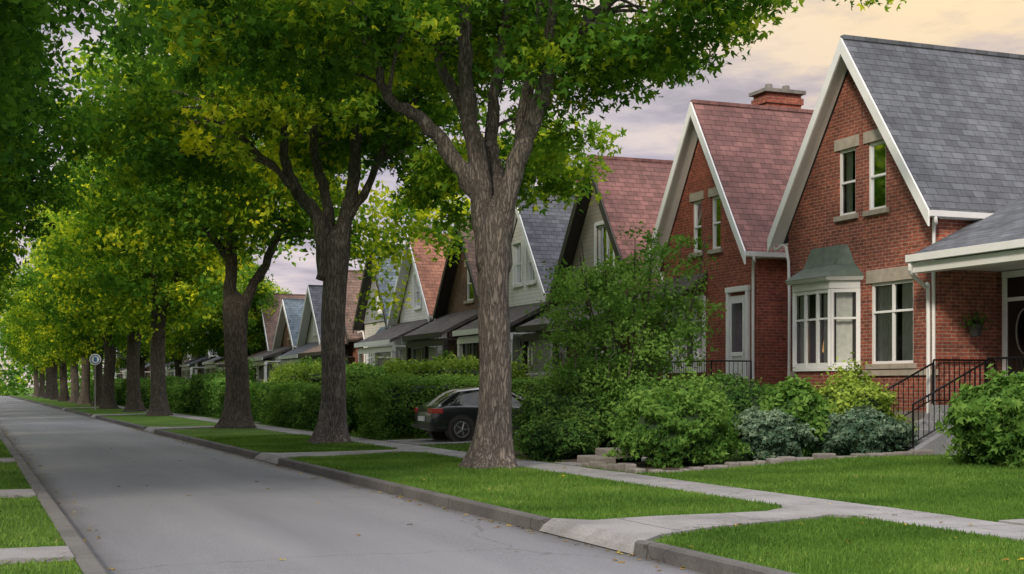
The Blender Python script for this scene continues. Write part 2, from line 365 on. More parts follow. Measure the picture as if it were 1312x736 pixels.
for a,b_ in ((13.0,13.9),(20.6,21.8),(30,31.4),(43,44.5),(60,61.5)):
    sheet('footpath',[(-6,a),(.89,a),(.89,b_),(-6,b_)],M['path'],zc=lambda x,y:.13)
def strip(name,x0,x1,y0,y1,mat):
    mb=MB(); n=12
    for i in range(n):
        a=x0+(x1-x0)*i/n; b2=x0+(x1-x0)*(i+1)/n
        za=float(gz(a,y0))+.035; zb=float(gz(b2,y0))+.035
        mb.add([(a,y0,za),(b2,y0,zb),(b2,y1,zb),(a,y1,za),(a,y0,za-.1),(b2,y0,zb-.1),(b2,y1,zb-.1),(a,y1,za-.1)],[(0,1,2,3),(0,4,5,1),(3,2,6,7),(0,3,7,4)])
    return mb.obj(name,mat)
strip('footpath',10.81,18.6,11.2,12.3,M['path']); strip('footpath',10.81,17.8,24.0,24.9,M['path'])
strip('driveway',10.81,19,33.9,36.9,M['path']); strip('footpath',10.81,19,44,45.2,M['path']); strip('footpath',10.81,19,56.5,57.7,M['path'])
sheet('garden_bed',[(11.2,21.6),(17.4,21.9),(18.9,24.0),(18.9,29.2),(13,29.3),(11.3,29.2),(11.2,25.2)],M['soil'],lift=.03)
rr=random.Random(3); est=MB()
p=11.2
while p<17.3:
    w=rr.uniform(.2,.5); z=float(gz(p,21.7)); jy=rr.uniform(-.07,.07); est.box(p,p+w-.03,21.45+jy,21.66+jy,z-.05,z+rr.uniform(.04,.13)); p+=w
p=21.7
while p<23.9:
    w=rr.uniform(.25,.45); est.box(11.0,11.22,p,p+w-.03,.1,.26+rr.uniform(-.04,.04)); p+=w
est.box(11.3,12.3,24.0,24.9,.1,.32); est.box(11.7,12.3,24.0,24.9,.1,.46)
est.obj('stone_edging',M['foundation'],bevel=.03)

# ---------------------------------------------------------------- houses
def rail(mb,p0,p1,h,sp=.13):
    P0=Vector(p0);P1=Vector(p1); L=(P1-P0).length; n=max(2,int(L/sp)); up=Vector((0,0,1))
    mb.tube([P0+up*h,P1+up*h],[.022,.022],6); mb.tube([P0+up*.1,P1+up*.1],[.014,.014],6)
    for i in range(n+1):
        q=P0.lerp(P1,i/n); r=.022 if i in(0,n) else .009
        mb.tube([q+up*(.0 if i in (0,n) else .1),q+up*h],[r,r],5)
class House: pass
def house(name,yc,w,apex,eave,wall,roof,trim='white',gable=None,D=12,Xf=19,oh=.5,os_=.32,wins=(),chim=(),gut=True,fnd=True,barge=.3,extra_cut=()):
    e=empty(name,(Xf,yc,0)); h=House(); h.e=e; h.w=w; hw=w/2
    z0=.0
    wb=MB(); wb.prism_x([(-hw,z0),(hw,z0),(hw,eave),(0,apex),(-hw,eave)],0,D)
    wo=wb.obj('walls',M[wall],e)
    fr=MB(); gl=MB(); cu=MB(); rm=MB(); st=MB(); cuts=MB()
    for W in wins:
        y,ww,a,b2=W['y'],W['w'],W['z0'],W['z1']
        cuts.box(-.2,.42,y-ww/2,y+ww/2,a,b2)
        f=.06; 
        fr.box(.04,.11,y-ww/2,y-ww/2+f,a,b2); fr.box(.04,.11,y+ww/2-f,y+ww/2,a,b2)
        fr.box(.038,.112,y-ww/2+f,y+ww/2-f,a,a+f); fr.box(.038,.112,y-ww/2+f,y+ww/2-f,b2-f,b2)
        nv=W.get('nv',0)
        for i in range(nv):
            yy=y-ww/2+ww*(i+1)/(nv+1); fr.box(.042,.108,yy-.035,yy+.035,a+f,b2-f)
        if W.get('hb'):
            zz=a+(b2-a)*W['hb']; fr.box(.03,.115,y-ww/2+f,y+ww/2-f,zz-.025,zz+.025)
        gl.add([(.085,y-ww/2,a),(.085,y+ww/2,a),(.085,y+ww/2,b2),(.085,y-ww/2,b2)],[(0,1,2,3)])
        rm.box(.38,.41,y-ww/2+.004,y+ww/2-.004,a+.004,b2-.004)
        cw=W.get('cur',.3)
        for sg in ((-1,1) if cw<.5 else (1,)):
            span=ww*cw if cw<.5 else ww*.96; ys0=y+sg*ww/2*.98; n=int(10+span*18); vs=[]
            for i in range(n+1):
                yy=ys0-sg*span*i/n; xx=.2+.028*math.sin(i*1.9+y)+.01*math.sin(i*.7)
                vs+=[(xx,yy,a+.01),(xx,yy,b2-.01)]
            cu.add(vs,[(2*i,2*i+2,2*i+3,2*i+1) for i in range(n)])
        if W.get('stone',True):
            st.box(-.07,.03,y-ww/2-.12,y+ww/2+.12,a-.12,a-.002)
            if W.get('lin',True): st.box(-.03,.035,y-ww/2-.14,y+ww/2+.14,b2+.002,b2+W.get('lh',.27))
        else:
            fr.box(-.065,.036,y-ww/2-.1,y-ww/2-.002,a-.1,b2+.1); fr.box(-.065,.036,y+ww/2+.002,y+ww/2+.1,a-.1,b2+.1)
            fr.box(-.08,.036,y-ww/2-.002,y+ww/2+.002,a-.12,a-.003); fr.box(-.075,.036,y-ww/2-.002,y+ww/2+.002,b2+.003,b2+.12)
    for c in extra_cut: cuts.box(*c)
    if cuts.v:
        co=cuts.obj('cut',M['room_dark'],e)
        md=wo.modifiers.new('b','BOOLEAN'); md.object=co; md.operation='DIFFERENCE'; md.solver='EXACT'
        bpy.context.view_layer.update(); dg=bpy.context.evaluated_depsgraph_get()
        nm=bpy.data.meshes.new_from_object(wo.evaluated_get(dg)); wo.modifiers.clear(); wo.data=nm
        bpy.data.objects.remove(co)
    if gable:
        zz=eave-.1
        gb=MB(); yy=hw-.01; gb.prism_x([(-yy,zz),(yy,zz),(yy,eave),(0,apex-.02),(-yy,eave)],-.05,-.003); 
        go=gb.obj('gable_cladding',M[gable],e)
        cuts=MB()
        for W in wins: cuts.box(-.3,.2,W['y']-W['w']/2-.1,W['y']+W['w']/2+.1,W['z0']-.12,W['z1']+.12)
        co=cuts.obj('cut',M['room_dark'],e); md=go.modifiers.new('b','BOOLEAN'); md.object=co; md.operation='DIFFERENCE'; md.solver='EXACT'
        bpy.context.view_layer.update(); dg=bpy.context.evaluated_depsgraph_get()
        nm=bpy.data.meshes.new_from_object(go.evaluated_get(dg)); go.modifiers.clear(); go.data=nm; bpy.data.objects.remove(co)
    h.fr,h.gl,h.cu,h.rm,h.st=fr,gl,cu,rm,st
    s=(apex-eave)/hw; ye=hw+os_; zl=apex-s*ye; h.zl=zl; h.ye=ye
    rb=MB()
    for sg in (1,-1):
        rb.prism_x([(0,apex+.2),(sg*ye,zl+.2),(sg*ye,zl+.06),(0,apex+.06)],-oh,D+.3)
    rb.box(-oh,D+.3,-.07,.07,apex+.14,apex+.235)
    rb.obj('roof',M[roof],e)
    tb=MB()
    for sg in (1,-1):
        tb.prism_x([(sg*.0,apex+.17),(sg*(ye+.02),zl+.15),(sg*(ye+.02),zl+.15-barge),(0,apex+.17-barge-.02)],-oh-.05,-oh-.004)
        tb.prism_x([(0,apex+.055),(sg*(ye-.02),zl+.055),(sg*(ye-.02),zl-.0),(0,apex-.0)],-oh,-.055)
        tb.prism_x([(sg*(ye+.003),zl+.14),(sg*(ye+.1),zl+.14),(sg*(ye+.08),zl+.02),(sg*(ye+.003),zl+.02)],-oh,D+.2)
        tb.box(0,D,sg*hw+(.003 if sg>0 else -os_),sg*hw+(os_ if sg>0 else -.003),zl+.0,zl+.05)
    tb.obj('bargeboards',M[trim],e)
    if gut:
        gb=MB()
        for sg,xx in ((1,-.06),(-1,-.06)):
            gb.tube(spline([(-.3,sg*(ye+.04),zl+.03),(-.25,sg*(ye),zl-.12),(xx,sg*(hw-.1),zl-.4),(xx,sg*(hw-.1),.5)],4),[.04]*13,8)
        gb.obj('downspouts',M['white'],e,smooth=True)
    if fnd:
        fb=MB(); fb.box(-.06,D+.05,-hw-.05,hw+.05,-.1,1.15); fb.obj('foundation',M['foundation'],e)
    for (lx,ly,sx,sy,zt) in chim:
        cm=M['brick_brown'] if 'brick' not in wall or 'brown' in wall else M[wall]
        cb=MB(); cb.box(lx-sx/2,lx+sx/2,ly-sy/2,ly+sy/2,apex-2.5,zt); cb.box(lx-sx/2-.05,lx+sx/2+.05,ly-sy/2-.05,ly+sy/2+.05,zt-.3,zt-.12); cb.obj('chimney',cm,e)
        cb=MB(); cb.box(lx-sx/2-.1,lx+sx/2+.1,ly-sy/2-.1,ly+sy/2+.1,zt+.002,zt+.1)
        cb.tube([(lx-sx/4,ly,zt+.1),(lx-sx/4,ly,zt+.3)],[.12,.1],10); cb.tube([(lx+sx/4,ly,zt+.1),(lx+sx/4,ly,zt+.3)],[.12,.1],10)
        cb.obj('chimney_cap',M['foundation'],e)
    return h
def finish(h,trim='white'):
    h.fr.obj('window_frames',M[trim],h.e); h.gl.obj('window_glass',M['glass'],h.e); h.cu.obj('curtains',M['curtain'],h.e,smooth=True)
    h.rm.obj('window_dark_panel',M['room_dark'],h.e); h.st.obj('stone_trim',M['stone'],h.e,bevel=.008)
def bay(h,y,hw,pr,z0,z1,zr,roof='copper',nf=3,base_z=.3,bulk='brick_red'):
    k=pr*.75; A=(0,y+hw);B=(-pr,y+hw-k);C=(-pr,y-hw+k);Dd=(0,y-hw)
    fr=MB(); gl=MB(); cu=MB()
    for (p,q,n) in ((A,B,1),(B,C,nf),(C,Dd,1)):
        fr.obox(p,q,.09,z0,z0+.09); fr.obox(p,q,.09,z1-.09,z1)
        P=Vector(p);Q=Vector(q)
        zt=z0+(z1-z0)*.62
        for i in range(n+1):
            c=P.lerp(Q,i/n); d=(Q-P).normalized(); wdt=.06 if i in(0,n) else .045
            fr.obox(c-d*wdt,c+d*wdt,.1,z0+.005,z1-.005)
        fr.obox(p,q,.06,zt-.025,zt+.025)
        gl.add([(*p,z0),(*q,z0),(*q,z1),(*p,z1)],[(0,1,2,3)])
    for sg in (-1,1):
        n=14; vs=[]
        for i in range(n+1):
            yy=y+sg*(hw-k-.02)-sg*(.4*i/n); xx=-pr+.12+.025*math.sin(i*1.7); vs+=[(xx,yy,z0),(xx,yy,z1)]
        cu.add(vs,[(2*i,2*i+2,2*i+3,2*i+1) for i in range(n)])
    n=8; vs=[]
    for i in range(n+1):
        t=.1+.8*i/n; vs+=[(-pr*t+.13,y-(hw-k*t)+.1+.02*math.sin(i*2.1),z0),(-pr*t+.13,y-(hw-k*t)+.1+.02*math.sin(i*2.1),z1)]
    cu.add(vs,[(2*i,2*i+2,2*i+3,2*i+1) for i in range(n)])
    def tz(s): return [(0.02,y+hw+s),(-pr-s,y+hw-k+s*.5),(-pr-s,y-hw+k-s*.5),(.02,y-hw-s)]
    fr.prism_z(tz(.06),z0-.1,z0-.003)
    fr.prism_z(tz(.07),z1+.003,z1+.18); fr.prism_z(tz(.16),z1+.183,z1+.27,tz(.22)); 
    fr.obj('bay_window_frame',M['white'],h.e,bevel=.006); gl.obj('bay_window_glass',M['glass'],h.e); cu.obj('bay_curtains',M['curtain'],h.e,smooth=True)
    b3=MB(); b3.prism_z(tz(.0),base_z,z0-.103); b3.obj('bay_base',M[bulk],h.e)
    rb=MB(); top=[(0.01,y+hw*.62),(-.12,y+hw*.55),(-.12,y-hw*.55),(.01,y-hw*.62)]
    mid=[(0.015,y+hw*.86+.02),(-pr*.62,y+(hw-k)*.95),(-pr*.62,y-(hw-k)*.95),(.015,y-hw*.86-.02)]
    rb.prism_z(tz(.23),z1+.275,z1+.275+(zr-z1-.275)*.38,mid); rb.prism_z(mid,z1+.277+(zr-z1-.275)*.38,zr,top); rb.obj('bay_roof',M[roof],h.e)
    rm=MB(); rm.box(.002-.03,.0,y-hw+.1,y+hw-.1,z0,z1); rm.obj('bay_dark_panel',M['room_dark'],h.e)  # flat dark panel, room shade painted in behind the bay glass
def porch(h,y0,y1,pr,ze,zt,roof,trim='white',posts=True,floor=1.2,railing='white'):
    e=h.e; rb=MB(); rb.prism_y([(-pr,ze),(-.004,zt),(-.004,zt-.16),(-pr,ze-.14)],y0,y1); rb.obj('porch_roof',M[roof],e)
    tb=MB(); tb.box(-pr-.06,-pr-.003,y0-.03,y1+.03,ze-.2,ze-.0); tb.box(-pr+.15,-.06,y0+.05,y1-.05,ze-.3,ze-.24)
    tb.box(-pr+.1,-pr+.28,y0+.04,y1-.04,ze-.5,ze-.303)
    if posts:
        n=max(2,int((y1-y0)/2.4)+1)
        for i in range(n):
            yy=y0+.15+(y1-y0-.3)*i/(n-1); tb.box(-pr+.11,-pr+.27,yy-.08,yy+.08,floor,ze-.504); tb.box(-pr+.07,-pr+.31,yy-.12,yy+.12,floor+.002,floor+.25)
    tb.obj('porch_trim',M[trim],e)
    fb=MB(); fb.box(-pr-.05,-.07,y0,y1,.05,floor); fb.obj('porch_base',M['foundation'],e)
    ib=MB(); rail(ib,(-pr+.2,y0+.1,floor),(-pr+.2,y1-.1,floor),.9,.14); ib.obj('porch_railing',M['iron' if railing=='iron' else railing],e)

# House 1
H=house('brick_house',26.25,5.7,9.5,5.5,'brick_red','roof_grey',wins=[
  G(y=.4,w=.66,z0=5.68,z1=7.22,hb=.5,cur=.36),G(y=-.72,w=.66,z0=5.68,z1=7.22,hb=.5,cur=.36),
  G(y=-1.25,w=1.5,z0=2.2,z1=4.02,nv=1,cur=.42,lh=.3,hb=.64)],D=13,oh=.42,os_=.2,barge=.34)
e=H.e
bay(H,1.05,1.1,.5,2.15,3.95,5.0)
H.st.box(-.05,.0,-2.83,2.83,1.93,2.06)
finish(H)
wg=MB(); wg.box(1.6,13,-9,-2.86,0,4.7); wo=wg.obj('side_wing_walls',M['brick_red'],e)
wr=MB(); wr.prism_y([(-.8,4.42),(3.4,6.4),(7.5,4.42),(7.5,4.25),(3.4,6.22),(-.8,4.26)],-9.4,-2.95); wr.obj('porch_roof',M['roof_grey_y'],e)
wt=MB(); wt.prism_x([(-2.92,4.42),(-9.45,4.42),(-9.45,4.27),(-2.92,4.27)],-.93,-.803); wt.box(-.8,-.5,-9.3,-3.0,4.05,4.25); wt.box(-.49,1.59,-9.3,-2.87,4.16,4.22)
wt.prism_y([(-.8,4.4),(2.6,6.0),(2.6,5.8),(-.8,4.2)],-2.945,-2.9)
wt.tube(spline([(-.85,-3.0,4.3),(-.8,-2.95,4.05),(-.2,-2.65,3.8),(-.1,-2.62,3.6),(-.1,-2.62,.4)],4),[.045]*17,8)
wt.box(-.55,-.4,-8.9,-8.75,1.3,4.05)
dy0,dy1=-4.25,-3.15
wt.box(1.5,1.598,dy1,dy1+.12,1.3,4.0); wt.box(1.5,1.598,dy0-.12,dy0,1.3,4.0); wt.box(1.49,1.598,dy0-.12,dy1+.12,4.002,4.14); wt.box(1.51,1.598,dy0,dy1,3.5,3.58)
wt.obj('porch_trim',M['white'],e,bevel=.006)
db=MB(); db.box(1.54,1.596,dy0,dy1,1.3,3.498); db.box(1.535,1.596,dy0,dy1,3.582,4.0)
for zz in (1.45,1.95): 
    db.box(1.52,1.538,dy0+.15,dy0+.47,zz,zz+.38); db.box(1.52,1.538,dy1-.47,dy1-.15,zz,zz+.38)
db.obj('front_door',M['door_dark'],e,bevel=.01)
ov=MB(); pts=[(dy0+.55+.28*math.cos(t),2.85+.48*math.sin(t)) for t in np.linspace(0,2*math.pi,24,endpoint=False)]; ov.prism_x(pts,1.528,1.537); ov.obj('door_glass',M['glass'],e)
ov=MB(); ov.tube([(1.53,p[0],p[1]) for p in pts+pts[:1]],[.012]*25,6,cap=False); ov.obj('door_glass_surround',M['stone'],e)
pf=MB(); pf.box(-.25,1.6,-9,-2.87,.1,1.3); n=6
for i in range(n): pf.box(-.25-.28*(i+1),-.25-.28*i-.001,-4.45,-3.05,.2,1.3-.16*(i+1))
pf.prism_y([(-.25,1.34),(-2.1,.42),(-2.1,.1),(-.25,.1)],-4.65,-4.453); pf.prism_y([(-.25,1.1),(-2.1,.42),(-2.1,.1),(-.25,.1)],-3.048,-2.88)
pf.obj('porch_steps',M['step'],e,bevel=.012)
ir=MB()
for yy in (-4.55,-2.96): rail(ir,(-2.0,yy,.5),(-.25,yy,1.33),.85); 
rail(ir,(-.2,-2.92,1.3),(1.4,-2.92,1.3),.95); rail(ir,(-.2,-4.55,1.3),(-.2,-8.8,1.3),.95)
ir.obj('porch_railing',M['iron'],e)
hp=MB(); hp.tube([(.75,-3.08,2.75),(.75,-3.08,3.0)],[.1,.16],12); hp.tube([(.75,-2.86,3.3),(.75,-3.1,3.32),(.75,-3.1,3.2)],[.012]*3,6); 
for a in (0,2.1,4.2): hp.tube([(.75,-3.1,3.25),(.75+.15*math.cos(a),-3.08+.15*math.sin(a),3.0)],[.006,.006],4)
hp.obj('hanging_planter',M['pot'],e)
rs=RS(5); P=np.array([.75,-3.08,3.04])+rs.normal(size=(200,3))*[.11,.1,.09]; link('planter_flowers',leafmesh('planter_flowers',P,rs.uniform(.05,.09,200),rs.uniform(0,1,200),M['leaf_bush'],T_oval(),rs),e)
lm,nt,b=newmat('lamp_shade_lit'); b.inputs['Base Color'].default_value=(.8,.5,.2,1); b.inputs['Emission Color'].default_value=(1,.5,.15,1); b.inputs['Emission Strength'].default_value=.6
lb=MB(); lb.tube([(-.2,.9,2.5),(-.2,.9,2.8)],[.12,.08],14); lb.obj('table_lamp_shade',lm,e); lb=MB(); lb.tube([(-.2,.9,2.16),(-.2,.9,2.25),(-.2,.9,2.5)],[.09,.04,.03],10); lb.obj('table_lamp_base',M['stone'],e)

# House 2
H=house('brick_house',33.1,5.1,9.35,5.4,'brick_red2','roof_red',os_=.25,wins=[
  G(y=.6,w=.5,z0=5.45,z1=6.9,hb=.5,cur=.36,lh=.24),G(y=-.45,w=.5,z0=5.45,z1=6.9,hb=.5,cur=.36,lh=.24),
  G(y=1.2,w=2.0,z0=2.2,z1=4.1,nv=2,cur=.4,hb=.7,stone=False)],chim=[(2.6,.55,1.15,.7,10.05)],barge=.34)
finish(H); e=H.e
db=MB(); db.box(-.05,-.004,-2.1,-1.25,1.4,4.1); db.obj('front_door',M['door_white'],e)
db=MB(); db.box(-.075,-.052,-1.95,-1.4,2.6,3.9); db.obj('door_glass',M['glass'],e)
db=MB(); db.box(-.1,-.002,-2.22,-2.11,1.4,4.2); db.box(-.1,-.002,-1.24,-1.13,1.4,4.2); db.box(-.11,-.002,-2.25,-1.1,4.2,4.34); 
db.box(-.08,-.051,-2.0,-1.95,1.5,4.0); db.box(-.08,-.051,-1.4,-1.35,1.5,4.0); db.box(-.085,-.051,-2.0,-1.35,2.5,2.6); db.obj('door_frame',M['white'],e,bevel=.006)
ab=MB(); ab.prism_y([(-.75,4.3),(-.004,4.85),(-.004,4.7),(-.75,4.2)],.0,2.35); ab.obj('window_awning',M['roof_dark_y'],e)
bb=MB(); bb.box(-1.35,-.065,-2.5,1.7,1.25,1.4); bb.obj('balcony_slab',M['stone'],e,bevel=.01)
bb=MB(); bb.box(-1.15,-.065,-2.4,1.6,.1,1.247); bb.obj('balcony_base',M['brick_red2'],e)
ir=MB(); rail(ir,(-1.28,-2.42,1.4),(-1.28,1.62,1.4),.95,.12); rail(ir,(-1.28,-2.42,1.4),(-.1,-2.42,1.4),.95,.12); ir.obj('balcony_railing',M['iron'],e)
H=house('sided_house',39.9,5.7,8.9,4.9,'brick_brown','roof_red','dark',gable='siding_beige',wins=[G(y=-.3,w=1.3,z0=5.5,z1=6.9,nv=1,stone=False,cur=.2),G(y=0,w=2,z0=2.2,z1=3.8,nv=2,stone=False)],barge=.4)
finish(H); porch(H,-2.8,2.8,1.8,3.7,4.5,'roof_dark_y','dark')
H=house('sided_house',46.5,5.5,8.8,5.2,'siding_white','roof_grey','white',wins=[G(y=.6,w=.8,z0=5.5,z1=7.0,hb=.5,stone=False),G(y=-.7,w=.8,z0=5.5,z1=7.0,hb=.5,stone=False),G(y=0,w=2,z0=2.2,z1=3.8,nv=2,stone=False)],chim=[(2.5,-.3,.9,.7,9.5)])
finish(H); porch(H,-2.7,2.7,1.8,3.8,4.7,'roof_dark_y','white')
H=house('brick_house',52.6,5.2,8.35,5.0,'brick_brown','roof_brown','dark',wins=[G(y=-.2,w=.9,z0=5.2,z1=6.6,hb=.5),G(y=0,w=2,z0=2.2,z1=3.6,nv=2)])
finish(H); porch(H,-2.5,2.5,2.0,3.8,4.8,'roof_dark_y','dark')
H=house('sided_house',59.3,5.6,8.45,5.0,'siding_white','roof_orange','white',wins=[G(y=.0,w=.9,z0=5.3,z1=6.8,hb=.5,stone=False),G(y=0,w=2,z0=2.2,z1=3.6,nv=2,stone=False)])
finish(H); porch(H,-2.9,2.7,2.2,3.7,4.7,'roof_dark_y','white')
H=house('sided_house',65.6,5.4,8.55,5.0,'siding_cream','roof_blue','dark',gable='siding_grey',wins=[G(y=-.3,w=.9,z0=5.4,z1=6.8,hb=.5,stone=False),G(y=1.4,w=1.4,z0=2.2,z1=3.6,nv=1,stone=False)],chim=[(2.2,-.5,.9,.7,9.5)])
bay(H,-1.2,1.1,.7,2.1,3.7,4.6,'roof_blue',bulk='siding_cream'); finish(H)
opts=[('brick_house','brick_red','roof_brown','dark','roof_brown_y'),('sided_house','siding_cream','roof_grey','white','roof_grey_y'),('brick_house','brick_brown','roof_blue','white','roof_dark_y'),('sided_house','siding_white','roof_brown','white','roof_brown_y'),('brick_house','brick_red2','roof_grey','white','roof_grey_y')]
y=72; k=0
while y<190:
    nm,wl,rf,tr_,pr_=opts[k%5]; ap=random.uniform(6.6,8.0)
    H=house(nm,y,random.uniform(5,6),ap,4.4,wl,rf,tr_,wins=[G(y=0,w=1.0,z0=4.8,z1=5.8,hb=.5,stone='brick' in nm),G(y=0,w=2,z0=2.2,z1=3.4,nv=2,stone='brick' in nm)],gut=False,Xf=19+random.uniform(-.5,.8))
    finish(H,'white'); porch(H,-2.6,2.6,random.uniform(1.6,2.4),3.5,4.3,pr_,tr_); y+=6.6+random.uniform(0,1.5); k+=1

# ---------------------------------------------------------------- trees
R22=(math.cos(math.radians(21.7)),-math.sin(math.radians(21.7)))
F22=(math.sin(math.radians(21.7)),math.cos(math.radians(21.7)))
def LV(a,d,z): return (a*R22[0]+d*F22[0],a*R22[1]+d*F22[1],z)
def clusters(rs,n,c,rx,ry,rz,zmin=None,hollow=.5):
    d=rs.normal(size=(n,3)); d/=np.linalg.norm(d,axis=1)[:,None]
    r=rs.uniform(hollow**3,1,n)**(1/3)
    f=np.array([.82+.38*mn.noise(Vector(q*1.7+c[0]*.1)) for q in d])
    P=np.array(c)+d*(r*f)[:,None]*np.array([rx,ry,rz])
    if zmin is not None: P=P[P[:,2]>zmin]
    return P
def leafcloud(rs,C,per,rad,size,tintbase,flat=.6,thin=None):
    n=len(C)
    cr=rs.uniform(.6,1.3,n)*rad
    cnt=np.full(n,per); sc=np.ones(n)
    if thin is not None: k=C[:,2]>thin; cnt[k]=int(per*.28); sc[k]=1.45
    idx=np.repeat(np.arange(n),cnt)
    d=rs.normal(size=(len(idx),3)); d/=np.linalg.norm(d,axis=1)[:,None]
    r=rs.uniform(0,1,len(idx))**.55
    off=d*r[:,None]*cr[idx][:,None]; off[:,2]*=flat; off[:,2]-=.12*(off[:,0]**2+off[:,1]**2)
    P=C[idx]+off
    t=tintbase[idx]+rs.normal(0,.1,len(idx))
    return P,rs.uniform(.6,1.25,len(idx))*size*sc[idx],t
def treewood(limbs,tr,fork,rs,C,twig=True,flare=1.8,lean=(0,0),seg=16,nconn=90):
    mb=MB()
    hs=sorted(set([-.15,0,.12,.3,.6,1.1,1.8,2.6,3.4,fork*.85,fork-.25,fork,fork+.25,fork+.45]))
    pts=[];rad=[]
    for h_ in hs:
        t=max(h_,0)/fork
        pts.append((lean[0]*t+.05*math.sin(h_*1.3),lean[1]*t+.04*math.cos(h_*1.1),h_))
        r=tr*(1+(flare-1)*math.exp(-max(h_,0)*2.4))*(1-.06*min(t,1)+.12*max(0,min(t,1)-.75)/.25)
        if h_>fork: r*=max(.15,1-((h_-fork)/.5)**1.5)
        rad.append(r)
    ph=rs.uniform(0,6)
    def lob(i,t):
        k=math.exp(-max(hs[i],0)*1.8); return 1+k*.16*math.sin(5*t+ph)+.05*math.sin(3*t+ph+hs[i])+.035*math.sin(9*t+2*hs[i])
    mb.tube(pts,rad,28,lobes=lob)
    nodes=[]
    for L,r0,r1 in limbs:
        sp=spline(L,5); n=len(sp); sp=[p+rs.normal(0,.025,3) for p in sp]
        rd=[(r0+(r1-r0)*(i/(n-1))**.7)*(1+.07*math.sin(i*1.9)) for i in range(n)]
        mb.tube(sp,rd,14); nodes+=[(p,rd[i]) for i,p in enumerate(sp) if i>n*.25]
    NP=np.array([q[0] for q in nodes])
    if len(C):
        sel=C[rs.permutation(len(C))[:nconn]]
        for c in sel:
            dd=((NP-c)**2).sum(1)+ (NP[:,2]>c[2]+.4)*30; j=rs.choice(np.argsort(dd)[:3]); a=NP[j]
            L=np.linalg.norm(c-a)
            if L>4.2: continue
            m1=a*.6+c*.4+rs.normal(0,.12*L*.5,3)+[0,0,.12*L]
            r=min(nodes[j][1]*.6,.025+.011*L)
            sp=spline([a,m1,c],4); mb.tube(sp,np.linspace(r,.006,len(sp)),6,cap=False)
    return mb
def build_tree(name,x,y,limbs,tr,fork,C,tint,per=110,crad=.85,lsize=.17,seed=1,bark_='bark',T=None,lean=(0,0),flat=.6,z0=None,nconn=90,thin=None):
    rs=RS(seed); e=empty(name,(x,y,float(gz(x,y)) if z0 is None else z0))
    mb=treewood(limbs,tr,fork,rs,C,lean=lean,nconn=nconn); mb.obj('trunk',M[bark_],e,smooth=True)
    P,s,t=leafcloud(rs,C,per,crad,lsize,tint,flat,thin)
    link('crown',leafmesh('crown',P,s,t,M['leaf'],T or T_maple(),rs,.5),e); return e
def extbox(rs,n,a0,a1,d0,d1,zf,zt=.9):
    a=rs.uniform(a0,a1,n); d=rs.uniform(d0,d1,n); return np.array([LV(p,q,zf(p)+rs.uniform(0,zt)) for p,q in zip(a,d)])

# tree A (nearest)
rs=RS(11)
limA=[([LV(-.05,0,3.7),LV(-.2,0,5.0),LV(-.75,-.05,5.85),LV(-1.25,-.1,6.45),LV(-1.85,-.1,6.85),LV(-2.2,.1,7.6),LV(-2.5,.6,9.2)],.25,.05),
 ([LV(-.05,.1,3.8),LV(-.2,.15,5.3),LV(-.42,.3,6.7),LV(-.52,.4,7.9),LV(-.5,.5,9.2),LV(-.9,.9,12.5)],.25,.08),
 ([LV(.05,.15,4.2),LV(.1,.4,5.4),LV(.0,.8,6.5),LV(.1,1.0,7.6),LV(.3,1.3,9.2),LV(.6,1.8,12)],.2,.07),
 ([LV(.1,0,3.7),LV(.33,-.05,5.2),LV(.75,-.15,6.4),LV(1.1,-.2,7.3),LV(1.7,-.3,8.2),LV(2.7,-.5,9.1),LV(4.2,-.8,11)],.25,.06),
 ([LV(.5,-.1,5.7),LV(.7,.3,7.2),LV(.85,.6,8.5),LV(1.4,.9,11)],.17,.06),
 ([LV(.95,-.2,6.8),LV(1.05,-.9,8.0),LV(1.3,-1.6,9.4),LV(1.8,-2.6,11)],.13,.05),
 ([LV(-.3,.2,6.0),LV(-.9,1.0,7.6),LV(-1.8,2.0,9.2),LV(-2.4,3.2,11)],.14,.05),
 ([LV(3.6,-.6,9.9),LV(5.0,-.5,9.7),LV(6.2,-.4,9.3),LV(7.3,-.4,8.9)],.05,.012)]
C=clusters(rs,460,LV(.1,0,11.6),6.0,6.0,4.7,7.0,.45)
ext=[]
for a,d,z in [(.9,1.5,6.9),(1.3,1.2,7.3),(1.8,1.0,7.3),(2.0,.6,7.7),(2.6,.3,7.6),(3.1,.2,7.9),(3.6,0,7.75),(4.1,0,8.0),(4.6,-.1,8.3),(5.0,-.3,8.7),(5.3,0,9.2),(5.7,-.2,9.15),(6.2,-.3,9.1),(6.7,-.4,9.0),(7.2,-.4,9.0),(1.5,2,6.6),(1.1,2.5,6.2),(3.3,1,8.3),(2.4,1.2,8.3),(-2.6,.5,7.6),(-3.2,.8,7.4),(-3.9,.4,7.9),(-2.2,1.5,7.7),(-4.6,.6,8.1),(-1.6,1.6,8.4),(-3,-1,8.2),(-2.3,-1.2,7.5),(-2.9,-.9,7.3),(-1.9,-1,8.2)]:
    ext.append(LV(a,d,z))
C=np.vstack([C,np.array(ext),extbox(rs,55,-6.2,-1.3,-2.5,4,lambda a:7.5+.06*abs(a)),extbox(rs,34,1.2,5.2,-1,3,lambda a:7.2+.27*(a-1)),extbox(rs,18,-1.5,1.5,1.8,4,lambda a:7.9)])
tint=np.clip(.54+.17*rs.normal(size=len(C)),.05,.76)
build_tree('maple_tree',9.1,23.9,limA,.3,4.7,C,tint,per=115,crad=.8,lsize=.15,seed=21,lean=LV(.1,0,0)[:2],nconn=200,thin=10)
